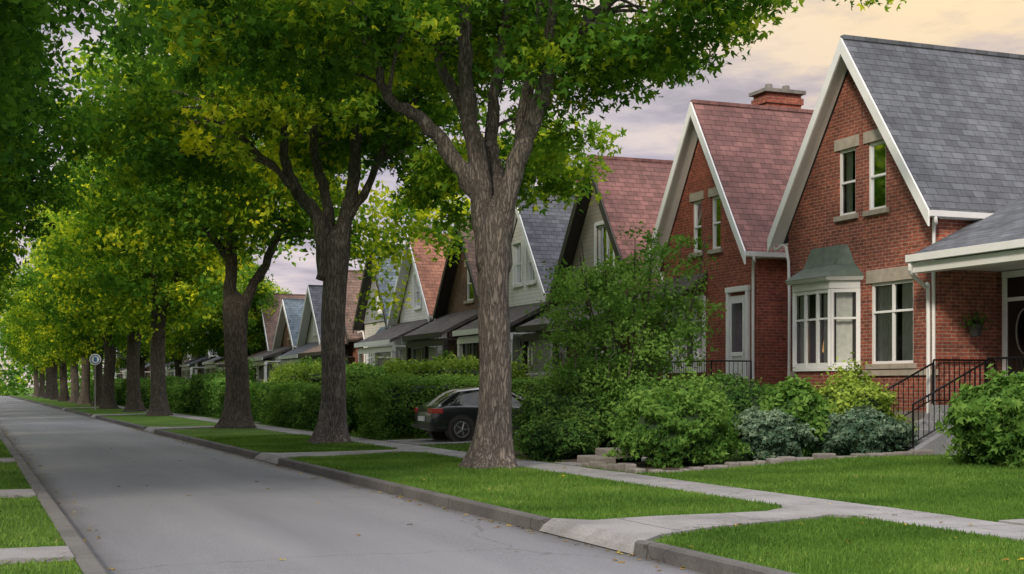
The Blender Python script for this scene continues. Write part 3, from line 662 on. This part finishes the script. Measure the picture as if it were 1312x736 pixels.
# tree B
rs=RS(12)
limB=[([LV(-.1,0,4.4),LV(-.35,0,6.0),LV(-.95,0,6.9),LV(-1.25,-.1,7.8),LV(-1.2,-.2,9.4),LV(-1.8,-.3,12)],.26,.07),
 ([LV(0,.1,4.6),LV(-.1,.2,6.4),LV(-.5,.4,8),LV(-.4,.5,10),LV(0,.6,12)],.2,.07),
 ([LV(.1,0,4.4),LV(.35,0,5.9),LV(.65,-.1,7.2),LV(.75,-.2,8.7),LV(1.3,-.3,11),LV(1.6,-.3,12.5)],.27,.08),
 ([LV(.4,0,6.1),LV(1.0,0,6.9),LV(1.5,.1,8.2),LV(2.6,.2,9.8)],.15,.06),([LV(-.9,0,6.7),LV(-1.8,-.6,7.7),LV(-3.2,-1.2,9)],.12,.05)]
C=clusters(rs,480,LV(0,0,12.2),6.4,6.4,5.0,8.3,.4)
ext=[LV(a,d,z) for a,d,z in [(4.5,0,8),(5.2,.5,7.6),(5.8,0,7.9),(5.0,1,7),(6.1,1,7.2),(3.8,1.5,7.7),(-3,0,8.2),(-2.4,-1.6,8.3),(-3.6,-1,7.6),(-1.6,-2,8.7),(-.8,-2,9),(3,2,8),(6.4,.3,8.6),(2.9,1,6.9),(3.3,1.6,6.3),(4.2,2,6.6),(-2.2,-2.2,7.4),(7,1,7.6),(7.3,.5,8.3)]]
C=np.vstack([C,np.array(ext),extbox(rs,50,-6.5,-1.5,-3,3,lambda a:7.1+.02*abs(a),1.8),extbox(rs,50,1.8,6.8,-2,4,lambda a:7.0,1.8),extbox(rs,30,-2,2,1,4,lambda a:8.1)])
tint=np.clip(.56+.15*rs.normal(size=len(C)),.05,.78)
dl=(C[:,0]*R22[0]+C[:,1]*R22[1]); glow=(dl<-.6)&(dl>-3.6)&(C[:,2]<10)&(C[:,2]>7.2)&(rs.uniform(size=len(C))<.6); tint[glow]+=rs.uniform(.15,.45,glow.sum())  # sun glow on the left clusters put into the leaf tint
build_tree('maple_tree',9.1,36.1,limB,.325,5.5,C,tint,per=95,crad=.9,lsize=.195,seed=22,T=T_maple(),lean=LV(.15,0,0)[:2],nconn=150,thin=11.8)
# tree C
rs=RS(13)
limC=[([LV(0,0,3.9),LV(-.2,0,5.2),LV(-.1,0,7.5),LV(.1,0,9.5),LV(-.5,0,12)],.34,.08),
 ([LV(.1,0,3.8),LV(.55,0,5.1),LV(1.2,0,6.3),LV(1.9,0,7.8),LV(2.7,0,8.8),LV(4,.2,10)],.25,.07),
 ([LV(-.15,0,6),LV(-1,0,7.2),LV(-1.9,-.3,8.2),LV(-3,-.5,9.6)],.18,.06)]
C=clusters(rs,600,LV(0,0,11.2),6.6,6.6,5.6,6.6,.35)
ext=[LV(a,d,z) for a,d,z in [(-3.5,1,6.6),(-4.2,0,6),(-4.8,1,5.4),(-3.9,2,5.2),(4.6,1,6.6),(5.2,0,5.9),(5.6,1,5.0),(4.9,2,4.6),(5.9,2,6.5),(-5.2,1,6.7),(-2.8,-1,7.3)]]
C=np.vstack([C,np.array(ext),extbox(rs,50,2.8,8.5,0,4,lambda a:6.6,2.5),extbox(rs,40,-6.5,-2,-1,4,lambda a:6.2,2.5)])
tint=np.clip(.6+.14*rs.normal(size=len(C)),.1,.82); dl=(C[:,0]*R22[0]+C[:,1]*R22[1]); glow=(C[:,2]<9.5)&(dl>-1); tint[glow]+=rs.uniform(0,.18,glow.sum())  # backlit look of the lower crown painted as a yellower tint
build_tree('maple_tree',9.15,50.5,limC,.43,4.6,C,tint,per=75,crad=1.0,lsize=.25,seed=23,bark_='bark2',T=T_kite(),nconn=120,thin=13)
def variant(seed,zc,rx,rz,zmin,tb,fork,n=520,per=60,ls=.3,thin=None,glow_share=0):
    rs=RS(seed); lim=[]
    k=rs.randint(3,5); a0=rs.uniform(0,6)
    for i in range(k):
        a=a0+i*2*math.pi/k; c,s_=math.cos(a),math.sin(a); o=rs.uniform(.8,1.3)
        lim.append(([(0,0,fork-.9),(.25*c,.25*s_,fork+.2),(1.0*c*o,1.0*s_*o,fork+1.8),(1.6*c*o,1.6*s_*o,fork+3.6),(2.6*c*o,2.6*s_*o,fork+6)],.26,.06))
    C=clusters(rs,n,(0,0,zc),rx,rx,rz,zmin,.3)
    t=np.clip(tb+.15*rs.normal(size=len(C)),.05,.8)
    if glow_share:
        k=rs.uniform(size=len(C))<glow_share; t[k]=rs.uniform(.8,1,k.sum())  # backlit clusters, their glow given as yellow leaf colour
    tw=treewood(lim,.36,fork,rs,C,nconn=70); w=tw.obj('trunk_src',M['bark2'],None,smooth=True); wm=w.data; bpy.data.objects.remove(w)
    P,s,t=leafcloud(rs,C,per,1.0,ls,t,.65,thin); lm_=leafmesh('crown_src',P,s,t,M['leaf'],T_kite(),rs,.5)
    return wm,lm_
VA=variant(31,9.6,5.8,6.2,3.7,.62,4.6,glow_share=.07); VB=variant(32,9.2,5.6,5.8,3.3,.56,4.2,glow_share=.02); VC=variant(33,9.8,6,6.4,4.4,.66,5,glow_share=.07)
VD=variant(34,9.6,6.0,6.6,3.0,.4,4.4,n=720,per=190,ls=.165,thin=9.3)
def place(v,name,x,y,rot,sc=1):
    e=empty(name,(x,y,.12),rot,sc); link('trunk',v[0],e); link('crown',v[1],e)
rt=random.Random(5)
for i,(yy,v) in enumerate([(73.5,VC),(86,VA),(98,VC),(109,VB),(121,VA),(134,VC),(148,VB),(163,VA),(180,VC),(198,VB),(216,VA)]):
    place(v,'maple_tree',9.2+rt.uniform(-.2,.2),yy,rt.uniform(0,6),rt.uniform(.95,1.08))
for i,(yy,v) in enumerate([(19.5,VD),(28.5,VD),(39,VD),(51,VB),(62,VC),(75,VA),(88,VB),(101,VA),(116,VB),(132,VA),(150,VB),(170,VC),(192,VB),(214,VA)]):
    place(v,'maple_tree',-2.8+rt.uniform(-.2,.2)-(.4 if yy<25 else 0),yy,rt.uniform(0,6),rt.uniform(.95,1.1))
for (x,yy,v,s) in ((17,96,VB,.75),(16.5,118,VA,.8),(16,140,VB,.9),(44,150,VA,1),(40,190,VB,1.1)): place(v,'maple_tree',x,yy,rt.uniform(0,6),s)
rs=RS(77)
C=np.stack([rs.uniform(-70,90,1700),rs.uniform(236,275,1700),rs.uniform(0,17,1700)],1); C[:,2]*=.75+.25*np.sin(C[:,0]*.35)
P,s,t=leafcloud(rs,C,22,2.2,.9,np.clip(.45+.15*rs.normal(size=len(C)),0,1),.8); link('distant_trees',leafmesh('distant_trees',P,s,t,M['leaf'],T_kite(),rs,.5))

# ---------------------------------------------------------------- shrubs & hedges
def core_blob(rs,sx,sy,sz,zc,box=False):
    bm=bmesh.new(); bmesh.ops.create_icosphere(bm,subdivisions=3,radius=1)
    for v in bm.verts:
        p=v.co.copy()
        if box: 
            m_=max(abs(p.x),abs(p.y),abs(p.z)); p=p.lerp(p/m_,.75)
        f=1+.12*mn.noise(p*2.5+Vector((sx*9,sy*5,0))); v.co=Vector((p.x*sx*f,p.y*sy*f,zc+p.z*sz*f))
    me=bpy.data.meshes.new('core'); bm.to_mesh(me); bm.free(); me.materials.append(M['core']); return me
def shrub(name,x,y,rx,ry,h,mat='leaf_shrub',n=5000,ls=.075,seed=1,box=False,lump=.22,rot=0,z0=None,T=None,bias=.0,core=True,loose=.1):
    rs=RS(seed); e=empty(name,(x,y,float(gz(x,y)) if z0 is None else z0),rot)
    zc=h*.48; rz=h*.52
    d=rs.normal(size=(n,3)); d/=np.linalg.norm(d,axis=1)[:,None]
    if box: 
        d=rs.uniform(-1,1,size=(n,3)); ax=rs.choice(5,n,p=[.2,.2,.2,.2,.2])
        for k,(a,sg) in enumerate(((0,1),(0,-1),(1,1),(1,-1),(2,1))): d[ax==k,a]=sg
        q=d/ (np.linalg.norm(d,axis=1)[:,None]); d=d*.78+q*.32
    f=np.array([1+lump*mn.noise(Vector(q)*2.2+Vector((seed*3.1,0,0)))+lump*.7*mn.noise(Vector(q)*5.5+Vector((0,seed*2.3,0))) for q in d])
    r=f*(1-np.abs(rs.normal(0,loose,n))*.9+rs.normal(0,.03,n)+(rs.uniform(size=n)<.05)*rs.uniform(0,.2,n))
    P=d*r[:,None]*[rx,ry,rz]; P[:,2]+=zc; k=P[:,2]>.0; P=P[k];d=d[k];f=f[k]
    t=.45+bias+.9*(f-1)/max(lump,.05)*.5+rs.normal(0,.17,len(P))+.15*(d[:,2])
    link('leaves',leafmesh('leaves',P,rs.uniform(.7,1.3,len(P))*ls,t,M[mat],T or T_oval(),rs,.2,d/np.linalg.norm(d,axis=1)[:,None]),e)
    if core: link('solid_dark_core',core_blob(rs,rx*.82,ry*.82,rz*.82,zc,box),e)  # added solid dark blob, blocks the view through the leaves
    return e
def airy(name,x,y,r,h,mat,n,per,ls,seed,zb=.6,cr=.42,tb=.5):
    rs=RS(seed); e=empty(name,(x,y,float(gz(x,y))))
    C=clusters(rs,n,(0,0,h*.55),r,r,h*.47,.4,.25)
    mb=MB(); 
    for i in range(12):
        a=i*.52+rs.uniform(0,.3); q=rs.uniform(.5,1.1); mb.tube(spline([(.1*math.cos(a),.1*math.sin(a),0),(.5*q*math.cos(a),.5*q*math.sin(a),h*.3),(r*.6*q*math.cos(a),r*.6*q*math.sin(a),h*.6),(r*.75*q*math.cos(a),r*.75*q*math.sin(a),h*.9)],4),np.linspace(.045,.01,13),6)
    mb.obj('stems',M['bark2'],e,smooth=True)
    P,s,t=leafcloud(rs,C,per,cr,ls,np.clip(tb+.2*rs.normal(size=len(C)),0,1),.6)
    k=P[:,2]>.1; link('leaves',leafmesh('leaves',P[k],s[k],t[k],M[mat],T_oval(),rs,.5),e)
airy('large_bush',14.3,28.5,2.55,5.2,'leaf_bush',215,80,.1,41,cr=.5,tb=.72)
airy('large_bush',12.9,27.4,1.2,2.5,'leaf_bush',80,80,.09,42,tb=.6)
shrub('shrub',12.2,27.3,1.15,1.1,1.55,seed=3,n=10000,ls=.085,loose=.18,lump=.4)
shrub('shrub',13.9,26.6,1.3,1.1,1.6,seed=4,n=10000,ls=.085,loose=.18,mat='leaf_bush',lump=.4)
shrub('shrub',11.4,26.2,.8,.8,.9,seed=5,n=5000,ls=.08)
shrub('shrub',15.6,26.5,1.3,1.2,1.6,seed=6,n=8000,ls=.09)
shrub('shrub',17.3,27.2,1.1,1.2,1.4,seed=7,n=7000,ls=.09,mat='leaf_bush')
shrub('ivy_mound',12.4,22.75,1.1,.9,1.35,seed=8,n=15000,ls=.08,mat='leaf_bush',lump=.55,loose=.2,T=T_maple())
shrub('ivy_mound',12.95,23.5,.7,.8,1.6,seed=9,n=8000,ls=.085,mat='leaf_bush',lump=.5,loose=.22)
shrub('ivy_mound',14.3,22.5,.7,.55,.95,seed=10,n=9000,ls=.075,mat='leaf_ivy',lump=.4,loose=.16,T=T_maple())
shrub('shrub',14.95,22.7,.62,.6,1.4,seed=11,n=7000,ls=.13,mat='leaf_bush',lump=.4,loose=.24)
shrub('golden_shrub',16.6,23.3,1.1,.8,1.45,seed=12,n=11000,ls=.085,mat='leaf_yellow',lump=.5,loose=.22)
shrub('golden_shrub',17.3,24.0,.55,.5,1.7,seed=13,n=5000,ls=.09,mat='leaf_yellow',lump=.5,loose=.24)
shrub('ivy_mound',16.2,22.25,1.05,.5,.85,seed=14,n=11000,ls=.075,mat='leaf_ivy',lump=.4,loose=.16,T=T_maple())
shrub('shrub',16.6,18.5,.95,.95,1.5,seed=15,n=11000,ls=.12,mat='leaf_bush',lump=.55,loose=.24,T=T_maple())
shrub('shrub',18,17.2,1.1,1.1,1.5,seed=16,n=8000,ls=.11,mat='leaf_bush',lump=.35,loose=.2)
def hedge(x,y,rx,ry,h,seed,mat='leaf_shrub',n=12000,ls=.075,lump=.12,bias=0): shrub('hedge',x,y,rx,ry,h,mat=mat,n=n,ls=ls,seed=seed,box=True,lump=lump,bias=bias,loose=.06)
hedge(12.75,38.6,1.75,1.1,1.65,51,'leaf_bush',17000,.085,.2,.1)
hedge(16.5,38.2,1.3,.8,1.5,52); hedge(14.6,41.5,2.0,1.2,2.1,53,'leaf_yellow',9000,.11,.2,-.1)
hedge(11.9,45.5,.7,2.4,1.35,54,'leaf_shrub',12000,.1,.18); hedge(13.5,43.3,.8,.8,1.7,55,'leaf_bush',8000,.1)
hedge(12.0,51.2,.9,2.5,1.5,56,'leaf_bush',14000,.1,.18,.1); hedge(12.2,57,.9,2.4,1.55,57,'leaf_bush',9000,.12)
hedge(14.5,50,1.5,1.5,2.0,58,'leaf_bush',8000,.13,.2); hedge(14.6,60,1.5,2.6,2.2,59,'leaf_yellow',8000,.14,.2,-.1)
for i,yy in enumerate(range(63,150,6)): hedge(11.9+.2*(i%3),yy,.8,2.5,1.5+.5*((i*7)%3)/2,60+i,['leaf_shrub','leaf_bush'][i%2],6000,.16)
for i,(x,yy,r,h_) in enumerate([(16.3,42,1.2,2.0),(15.8,46.5,1.4,2.6),(16,54,1.3,2.4),(15.3,65,1.6,2.8),(16,72,1.5,2.4),(14.5,80,1.6,3),(17,49.5,1.0,2.2)]):
    airy('shrub',x,yy,r,h_,'leaf_bush' if i%2 else 'leaf_yellow',90,60,.15,90+i)

# ---------------------------------------------------------------- car
def car(x,y,z,rot):
    e=empty('parked_car',(x,y,z),rot)
    S=[(0,.42,.72,.78,.74,.6),(.06,.3,.88,.93,.84,.68),(.28,.25,.96,1.04,.89,.66),(.85,.23,.97,1.38,.91,.58),(1.5,.22,.95,1.47,.92,.58),(2.2,.22,.93,1.45,.92,.58),(2.95,.22,.92,1.12,.91,.64),(3.15,.22,.9,.99,.9,.66),(3.8,.22,.83,.88,.88,.62),(4.25,.28,.7,.75,.82,.55),(4.4,.38,.58,.62,.68,.45)]
    vs=[];fs=[];mats=[]
    def sec(s):
        X,zb,bl,rf,w,wr=s; zc=(zb+bl)/2
        half=[(w*.86,zb),(w*.97,zb+.12),(w,zc),(w*.985,bl-.03),(w*.95,bl),(wr+.04,rf-.05),(wr-.06,rf-.005),(wr*.5,rf+.015)]
        pts=[(X,0,zb)]+[(X,a,b) for a,b in half]+[(X,0,rf+.02)]+[(X,-a,b) for a,b in half[::-1]]
        return pts
    k=18
    for s in S: vs+=sec(s)
    for i in range(len(S)-1):
        for j in range(k):
            fs.append((i*k+j,i*k+(j+1)%k,(i+1)*k+(j+1)%k,(i+1)*k+j))
            side=j in (5,12); top=j in (6,7,8,9,10,11)
            g_=(side and 2<=i<=5) or (top and i in (2,5)) 
            mats.append(1 if g_ else 0)
    fs.append(tuple(range(k))); mats.append(0); fs.append(tuple((len(S)-1)*k+j for j in range(k-1,-1,-1))); mats.append(0)
    me=bpy.data.meshes.new('body'); me.from_pydata(vs,[],fs)
    pm,nt,b=newmat('car_paint'); b.inputs['Base Color'].default_value=(.022,.025,.03,1); b.inputs['Metallic'].default_value=.4; b.inputs['Roughness'].default_value=.28; b.inputs['Coat Weight'].default_value=.8
    gm,nt,b=newmat('car_glass'); b.inputs['Base Color'].default_value=(.008,.01,.011,1); b.inputs['Roughness'].default_value=.04
    me.materials.append(pm); me.materials.append(gm); me.polygons.foreach_set('material_index',mats); me.polygons.foreach_set('use_smooth',[True]*len(fs))
    bm=bmesh.new(); bm.from_mesh(me); bmesh.ops.recalc_face_normals(bm,faces=bm.faces)
    cl=bm.edges.layers.float.get('crease_edge') or bm.edges.layers.float.new('crease_edge')
    for ed in bm.edges:
        if len(ed.link_faces)==2 and ed.link_faces[0].material_index!=ed.link_faces[1].material_index: ed[cl]=.6
    bm.to_mesh(me); bm.free()
    o=link('body',me,e); sm=o.modifiers.new('s','SUBSURF'); sm.levels=2; sm.render_levels=2
    rub,nt,b=newmat('tyre_rubber'); b.inputs['Base Color'].default_value=(.015,.015,.015,1); b.inputs['Roughness'].default_value=.85
    met=plain('alloy',(.4,.4,.42),.3,.9)
    for wx in (.82,3.5):
        for sg in (-1,1):
            w=MB(); w.tube([(wx,sg*.7,.33),(wx,sg*.72,.33),(wx,sg*.9,.33),(wx,sg*.925,.33)],[.3,.33,.33,.3],28); w.obj('tyre',rub,e,smooth=False,bevel=.01)
            w=MB(); w.tube([(wx,sg*.9,.33),(wx,sg*.932,.33)],[.21,.2],24); 
            w.obj('rim_dish',M['dark'],e)
            w=MB()
            for a in range(5):
                t=a*2*math.pi/5; w.tube([(wx,sg*.938,.33),(wx+.2*math.cos(t),sg*.938,.33+.2*math.sin(t))],[.03,.022],5)
            w.tube([(wx+.205*math.cos(t),sg*.935,.33+.205*math.sin(t)) for t in np.linspace(0,2*math.pi,25)],[.018]*25,5,cap=False); w.obj('rim',met,e)
            w=MB(); w.tube([(wx,sg*.6,.34),(wx,sg*.918,.34)],[.385,.385],28); w.obj('wheel_arch',M['dark'],e)
    red,nt,b=newmat('tail_light_red'); b.inputs['Base Color'].default_value=(.35,.01,.01,1); b.inputs['Roughness'].default_value=.15
    t=MB()
    for sg in (-1,1): t.prism_z([(-.01,sg*.5),(.03,sg*.8),(.3,sg*.91),(.3,sg*.86),(.06,sg*.5)],.76,.9)
    t.obj('tail_lights',red,e,bevel=.015)
    t=MB(); t.box(-.035,.0,-.26,.26,.55,.68); t.obj('number_plate',M['white'],e,bevel=.005)
    t=MB(); t.box(-.03,.2,-.78,.78,.36,.44)
    for sg in (-1,1): t.prism_z([(2.75,sg*.9),(2.9,sg*.92),(2.9,sg*1.05),(2.78,sg*1.05)],.93,1.06)
    t.obj('bumper_trim',M['dark'],e,bevel=.01)
car(11.45,35.4,float(gz(12,35.4))+.04,0)

# ---------------------------------------------------------------- sign
e=empty('traffic_sign',(7.6,92,.13)); s=MB(); s.tube([(0,0,0),(0,0,3.6)],[.035,.035],10); s.obj('pole',plain('galvanised_steel',(.35,.35,.36),.5,.7),e)
s=MB(); s.tube([(0,-.04,3.3),(0,-.06,3.3)],[.36,.36],28); s.obj('sign_face',M['white'],e)
bm_=plain('sign_blue',(.05,.16,.4),.4); s=MB(); s.tube([(.27*math.cos(t),-.068,3.3+.27*math.sin(t)) for t in np.linspace(0,2*math.pi,25)],[.035]*25,6,cap=False); s.box(-.1,.1,-.075,-.065,3.15,3.45); s.obj('sign_symbol',bm_,e)

# ---------------------------------------------------------------- grass blades
rs=RS(99)
def region(n,x0,x1,y0,y1,pw=1.8):
    x=rs.uniform(x0,x1,n); u=rs.uniform(0,1,n)**pw; y=y0+(y1-y0)*u; return x,y
xs=[];ys=[]
for a in [(130000,6.38,9.73,8,42,1.7),(75000,10.85,17.5,12.3,21.5,1.2),(22000,-1.2,.9,9,40,1.6),(9000,10.85,13,21.8,44,1)]:
    x,y=region(*a); xs.append(x); ys.append(y)
x=np.concatenate(xs); y=np.concatenate(ys)
def inap(x,y):
    k=np.zeros(len(x),bool)
    for a,b_,c,d in ((12.3,14.7,13.75,14.45),(29.3,31.8,30.2,31.3)):
        t=np.clip((x-6.7)/3.04,0,1); lo=a+.35+(c-a-.35)*t; hi=b_-.4+(d-b_+.4)*t; k|=(x>6)&(x<9.8)&(y>lo)&(y<hi)
        k|=(x>6)&(x<6.7)&(y>a)&(y<b_); k|=(x>9.45)&(x<9.8)&(y>c-.4)&(y<d+.5)
    for a,b_ in ((13.0,13.9),(20.6,21.8),(30,31.4)): k|=(x<1)&(y>a)&(y<b_)
    k|=(x>10.8)&(y>24)&(y<24.9); k|=(x>10.8)&(y>33.9)&(y<36.9); k|=(x>11.1)&(y>21.6)&(y<29.4)
    return k
k=~inap(x,y); x=x[k]; y=y[k]
z=np.where(x<1,.115,gz(x,y)); n=len(x)
P=np.stack([x,y,z-.005],1)
up=np.stack([rs.normal(0,.4,n),rs.normal(0,.4,n),np.ones(n)],1); up/=np.linalg.norm(up,axis=1)[:,None]
a=rs.normal(size=(n,3)); a-=up*(a*up).sum(1)[:,None]; a/=np.linalg.norm(a,axis=1)[:,None]; b2=np.cross(up,a)
vs,fs=T_blade(); sz=rs.uniform(.028,.055,n)*(1+.02*y); vs=vs.copy(); vs[:,0]*=1.6
tn=np.array([.5+.6*mn.noise(Vector((px*.9,py*.9,0)))+.5*mn.noise(Vector((px*.3,py*.3,4))) for px,py in zip(x,y)])*.6+.15+rs.normal(0,.15,n)
link('grass',rawleaf('grass',P,sz,tn,M['blade'],vs,fs,a,up,b2))
x=np.concatenate([rs.uniform(1.15,6.2,40),6.2-np.abs(rs.normal(0,.18,260)),1.14+np.abs(rs.normal(0,.15,120)),rs.uniform(6.4,10.8,110),rs.uniform(10.8,16,50)])
y=rs.uniform(8,60,len(x)); z=np.where(x<6.2,.035*(1-((x-3.66)/2.56)**2)+.012,np.where((x>9.75)&(x<10.8),.185,gz(x,y)+.04))
P=np.stack([x,y,z],1); link('fallen_leaves',leafmesh('fallen_leaves',P,rs.uniform(.04,.08,len(x)),rs.uniform(0,1,len(x)),M['litter'],T_maple(),rs,4.5))

# ---------------------------------------------------------------- world
SUN_EL=33; SUN_AZ=math.radians(225)
w=bpy.data.worlds.new('World'); scene.world=w; w.use_nodes=True; nt=w.node_tree
bg=nt.nodes['Background']
sky=N(nt,'ShaderNodeTexSky',sky_type='NISHITA'); sky.sun_disc=False; sky.sun_elevation=math.radians(SUN_EL); sky.sun_rotation=SUN_AZ; sky.dust_density=2
tc=N(nt,'ShaderNodeTexCoord'); sp=N(nt,'ShaderNodeSeparateXYZ'); nt.links.new(tc.outputs['Generated'],sp.inputs[0])
zz=math_(nt,'MAXIMUM',sp.outputs[2],0)
gr=ramp(nt,[(0,(.8,.66,.62)),(.07,(.7,.61,.64)),(.16,(.6,.55,.62)),(.3,(.74,.68,.64)),(.6,(1,1,1)),(1,(.97,.99,1))]); nt.links.new(zz,gr.inputs[0])
st=N(nt,'ShaderNodeMapRange'); st.inputs[1].default_value=.28; st.inputs[2].default_value=.75; st.inputs[3].default_value=1; st.inputs[4].default_value=2.15; nt.links.new(zz,st.inputs[0])
base=N(nt,'ShaderNodeVectorMath',operation='SCALE'); nt.links.new(gr.outputs[0],base.inputs[0]); nt.links.new(st.outputs[0],base.inputs['Scale'])
den=math_(nt,'ADD',zz,.09); cx=math_(nt,'DIVIDE',sp.outputs[0],den); cy=math_(nt,'DIVIDE',sp.outputs[1],den)
cc=N(nt,'ShaderNodeCombineXYZ'); nt.links.new(cx,cc.inputs[0]); nt.links.new(cy,cc.inputs[1])
cf=noise(nt,cc.outputs[0],1.9,7,.6)
cr=ramp(nt,[(.38,(.6,.6,.67)),(.48,(.84,.83,.88)),(.6,(1.12,1.08,1.02))]); nt.links.new(cf,cr.inputs[0])
o=mixc(nt,base.outputs[0],cr.outputs[0],1,'MULTIPLY')
gd=Vector((math.sin(math.radians(40)),math.cos(math.radians(40)),.34)).normalized()
dt=N(nt,'ShaderNodeVectorMath',operation='DOT_PRODUCT'); nt.links.new(tc.outputs['Generated'],dt.inputs[0]); dt.inputs[1].default_value=gd
gw=math_(nt,'POWER',math_(nt,'MAXIMUM',dt.outputs['Value'],0),40)
r5=ramp(nt,[(.42,(0,0,0)),(.58,(1,1,1))]); nt.links.new(cf,r5.inputs[0])
gm=math_(nt,'MULTIPLY',gw,math_(nt,'ADD',math_(nt,'MULTIPLY',r5.outputs[0],.7),.3))
wc=N(nt,'ShaderNodeVectorMath',operation='SCALE'); wc.inputs[0].default_value=(.24,.08,-.2); nt.links.new(gm,wc.inputs['Scale'])
ad=N(nt,'ShaderNodeVectorMath',operation='ADD'); nt.links.new(o,ad.inputs[0]); nt.links.new(wc.outputs[0],ad.inputs[1])
sk=N(nt,'ShaderNodeVectorMath',operation='SCALE'); nt.links.new(sky.outputs[0],sk.inputs[0]); sk.inputs['Scale'].default_value=.01
ad2=N(nt,'ShaderNodeVectorMath',operation='ADD'); nt.links.new(ad.outputs[0],ad2.inputs[0]); nt.links.new(sk.outputs[0],ad2.inputs[1])
nt.links.new(ad2.outputs[0],bg.inputs[0]); bg.inputs[1].default_value=1.0
sd=bpy.data.lights.new('sun','SUN'); sd.energy=2.9; sd.angle=math.radians(9); sd.color=(1,.87,.68)
so=bpy.data.objects.new('sun',sd); col.objects.link(so)
dv=Vector((math.sin(SUN_AZ)*math.cos(math.radians(SUN_EL)),math.cos(SUN_AZ)*math.cos(math.radians(SUN_EL)),math.sin(math.radians(SUN_EL))))
so.rotation_euler=dv.to_track_quat('Z','Y').to_euler(); so.location=(-20,-20,40)
cd=bpy.data.cameras.new('camera'); cd.lens=48; cd.sensor_width=36; cd.shift_y=.0968; cd.clip_end=5000; cd.clip_start=.1
co=bpy.data.objects.new('camera',cd); co.location=(0,0,1.7); co.rotation_euler=(math.radians(90),0,math.radians(-21.7)); col.objects.link(co); scene.camera=co
scene.view_settings.view_transform='Standard'; scene.view_settings.look='None'; scene.view_settings.exposure=0
print('objs',len(bpy.data.objects))
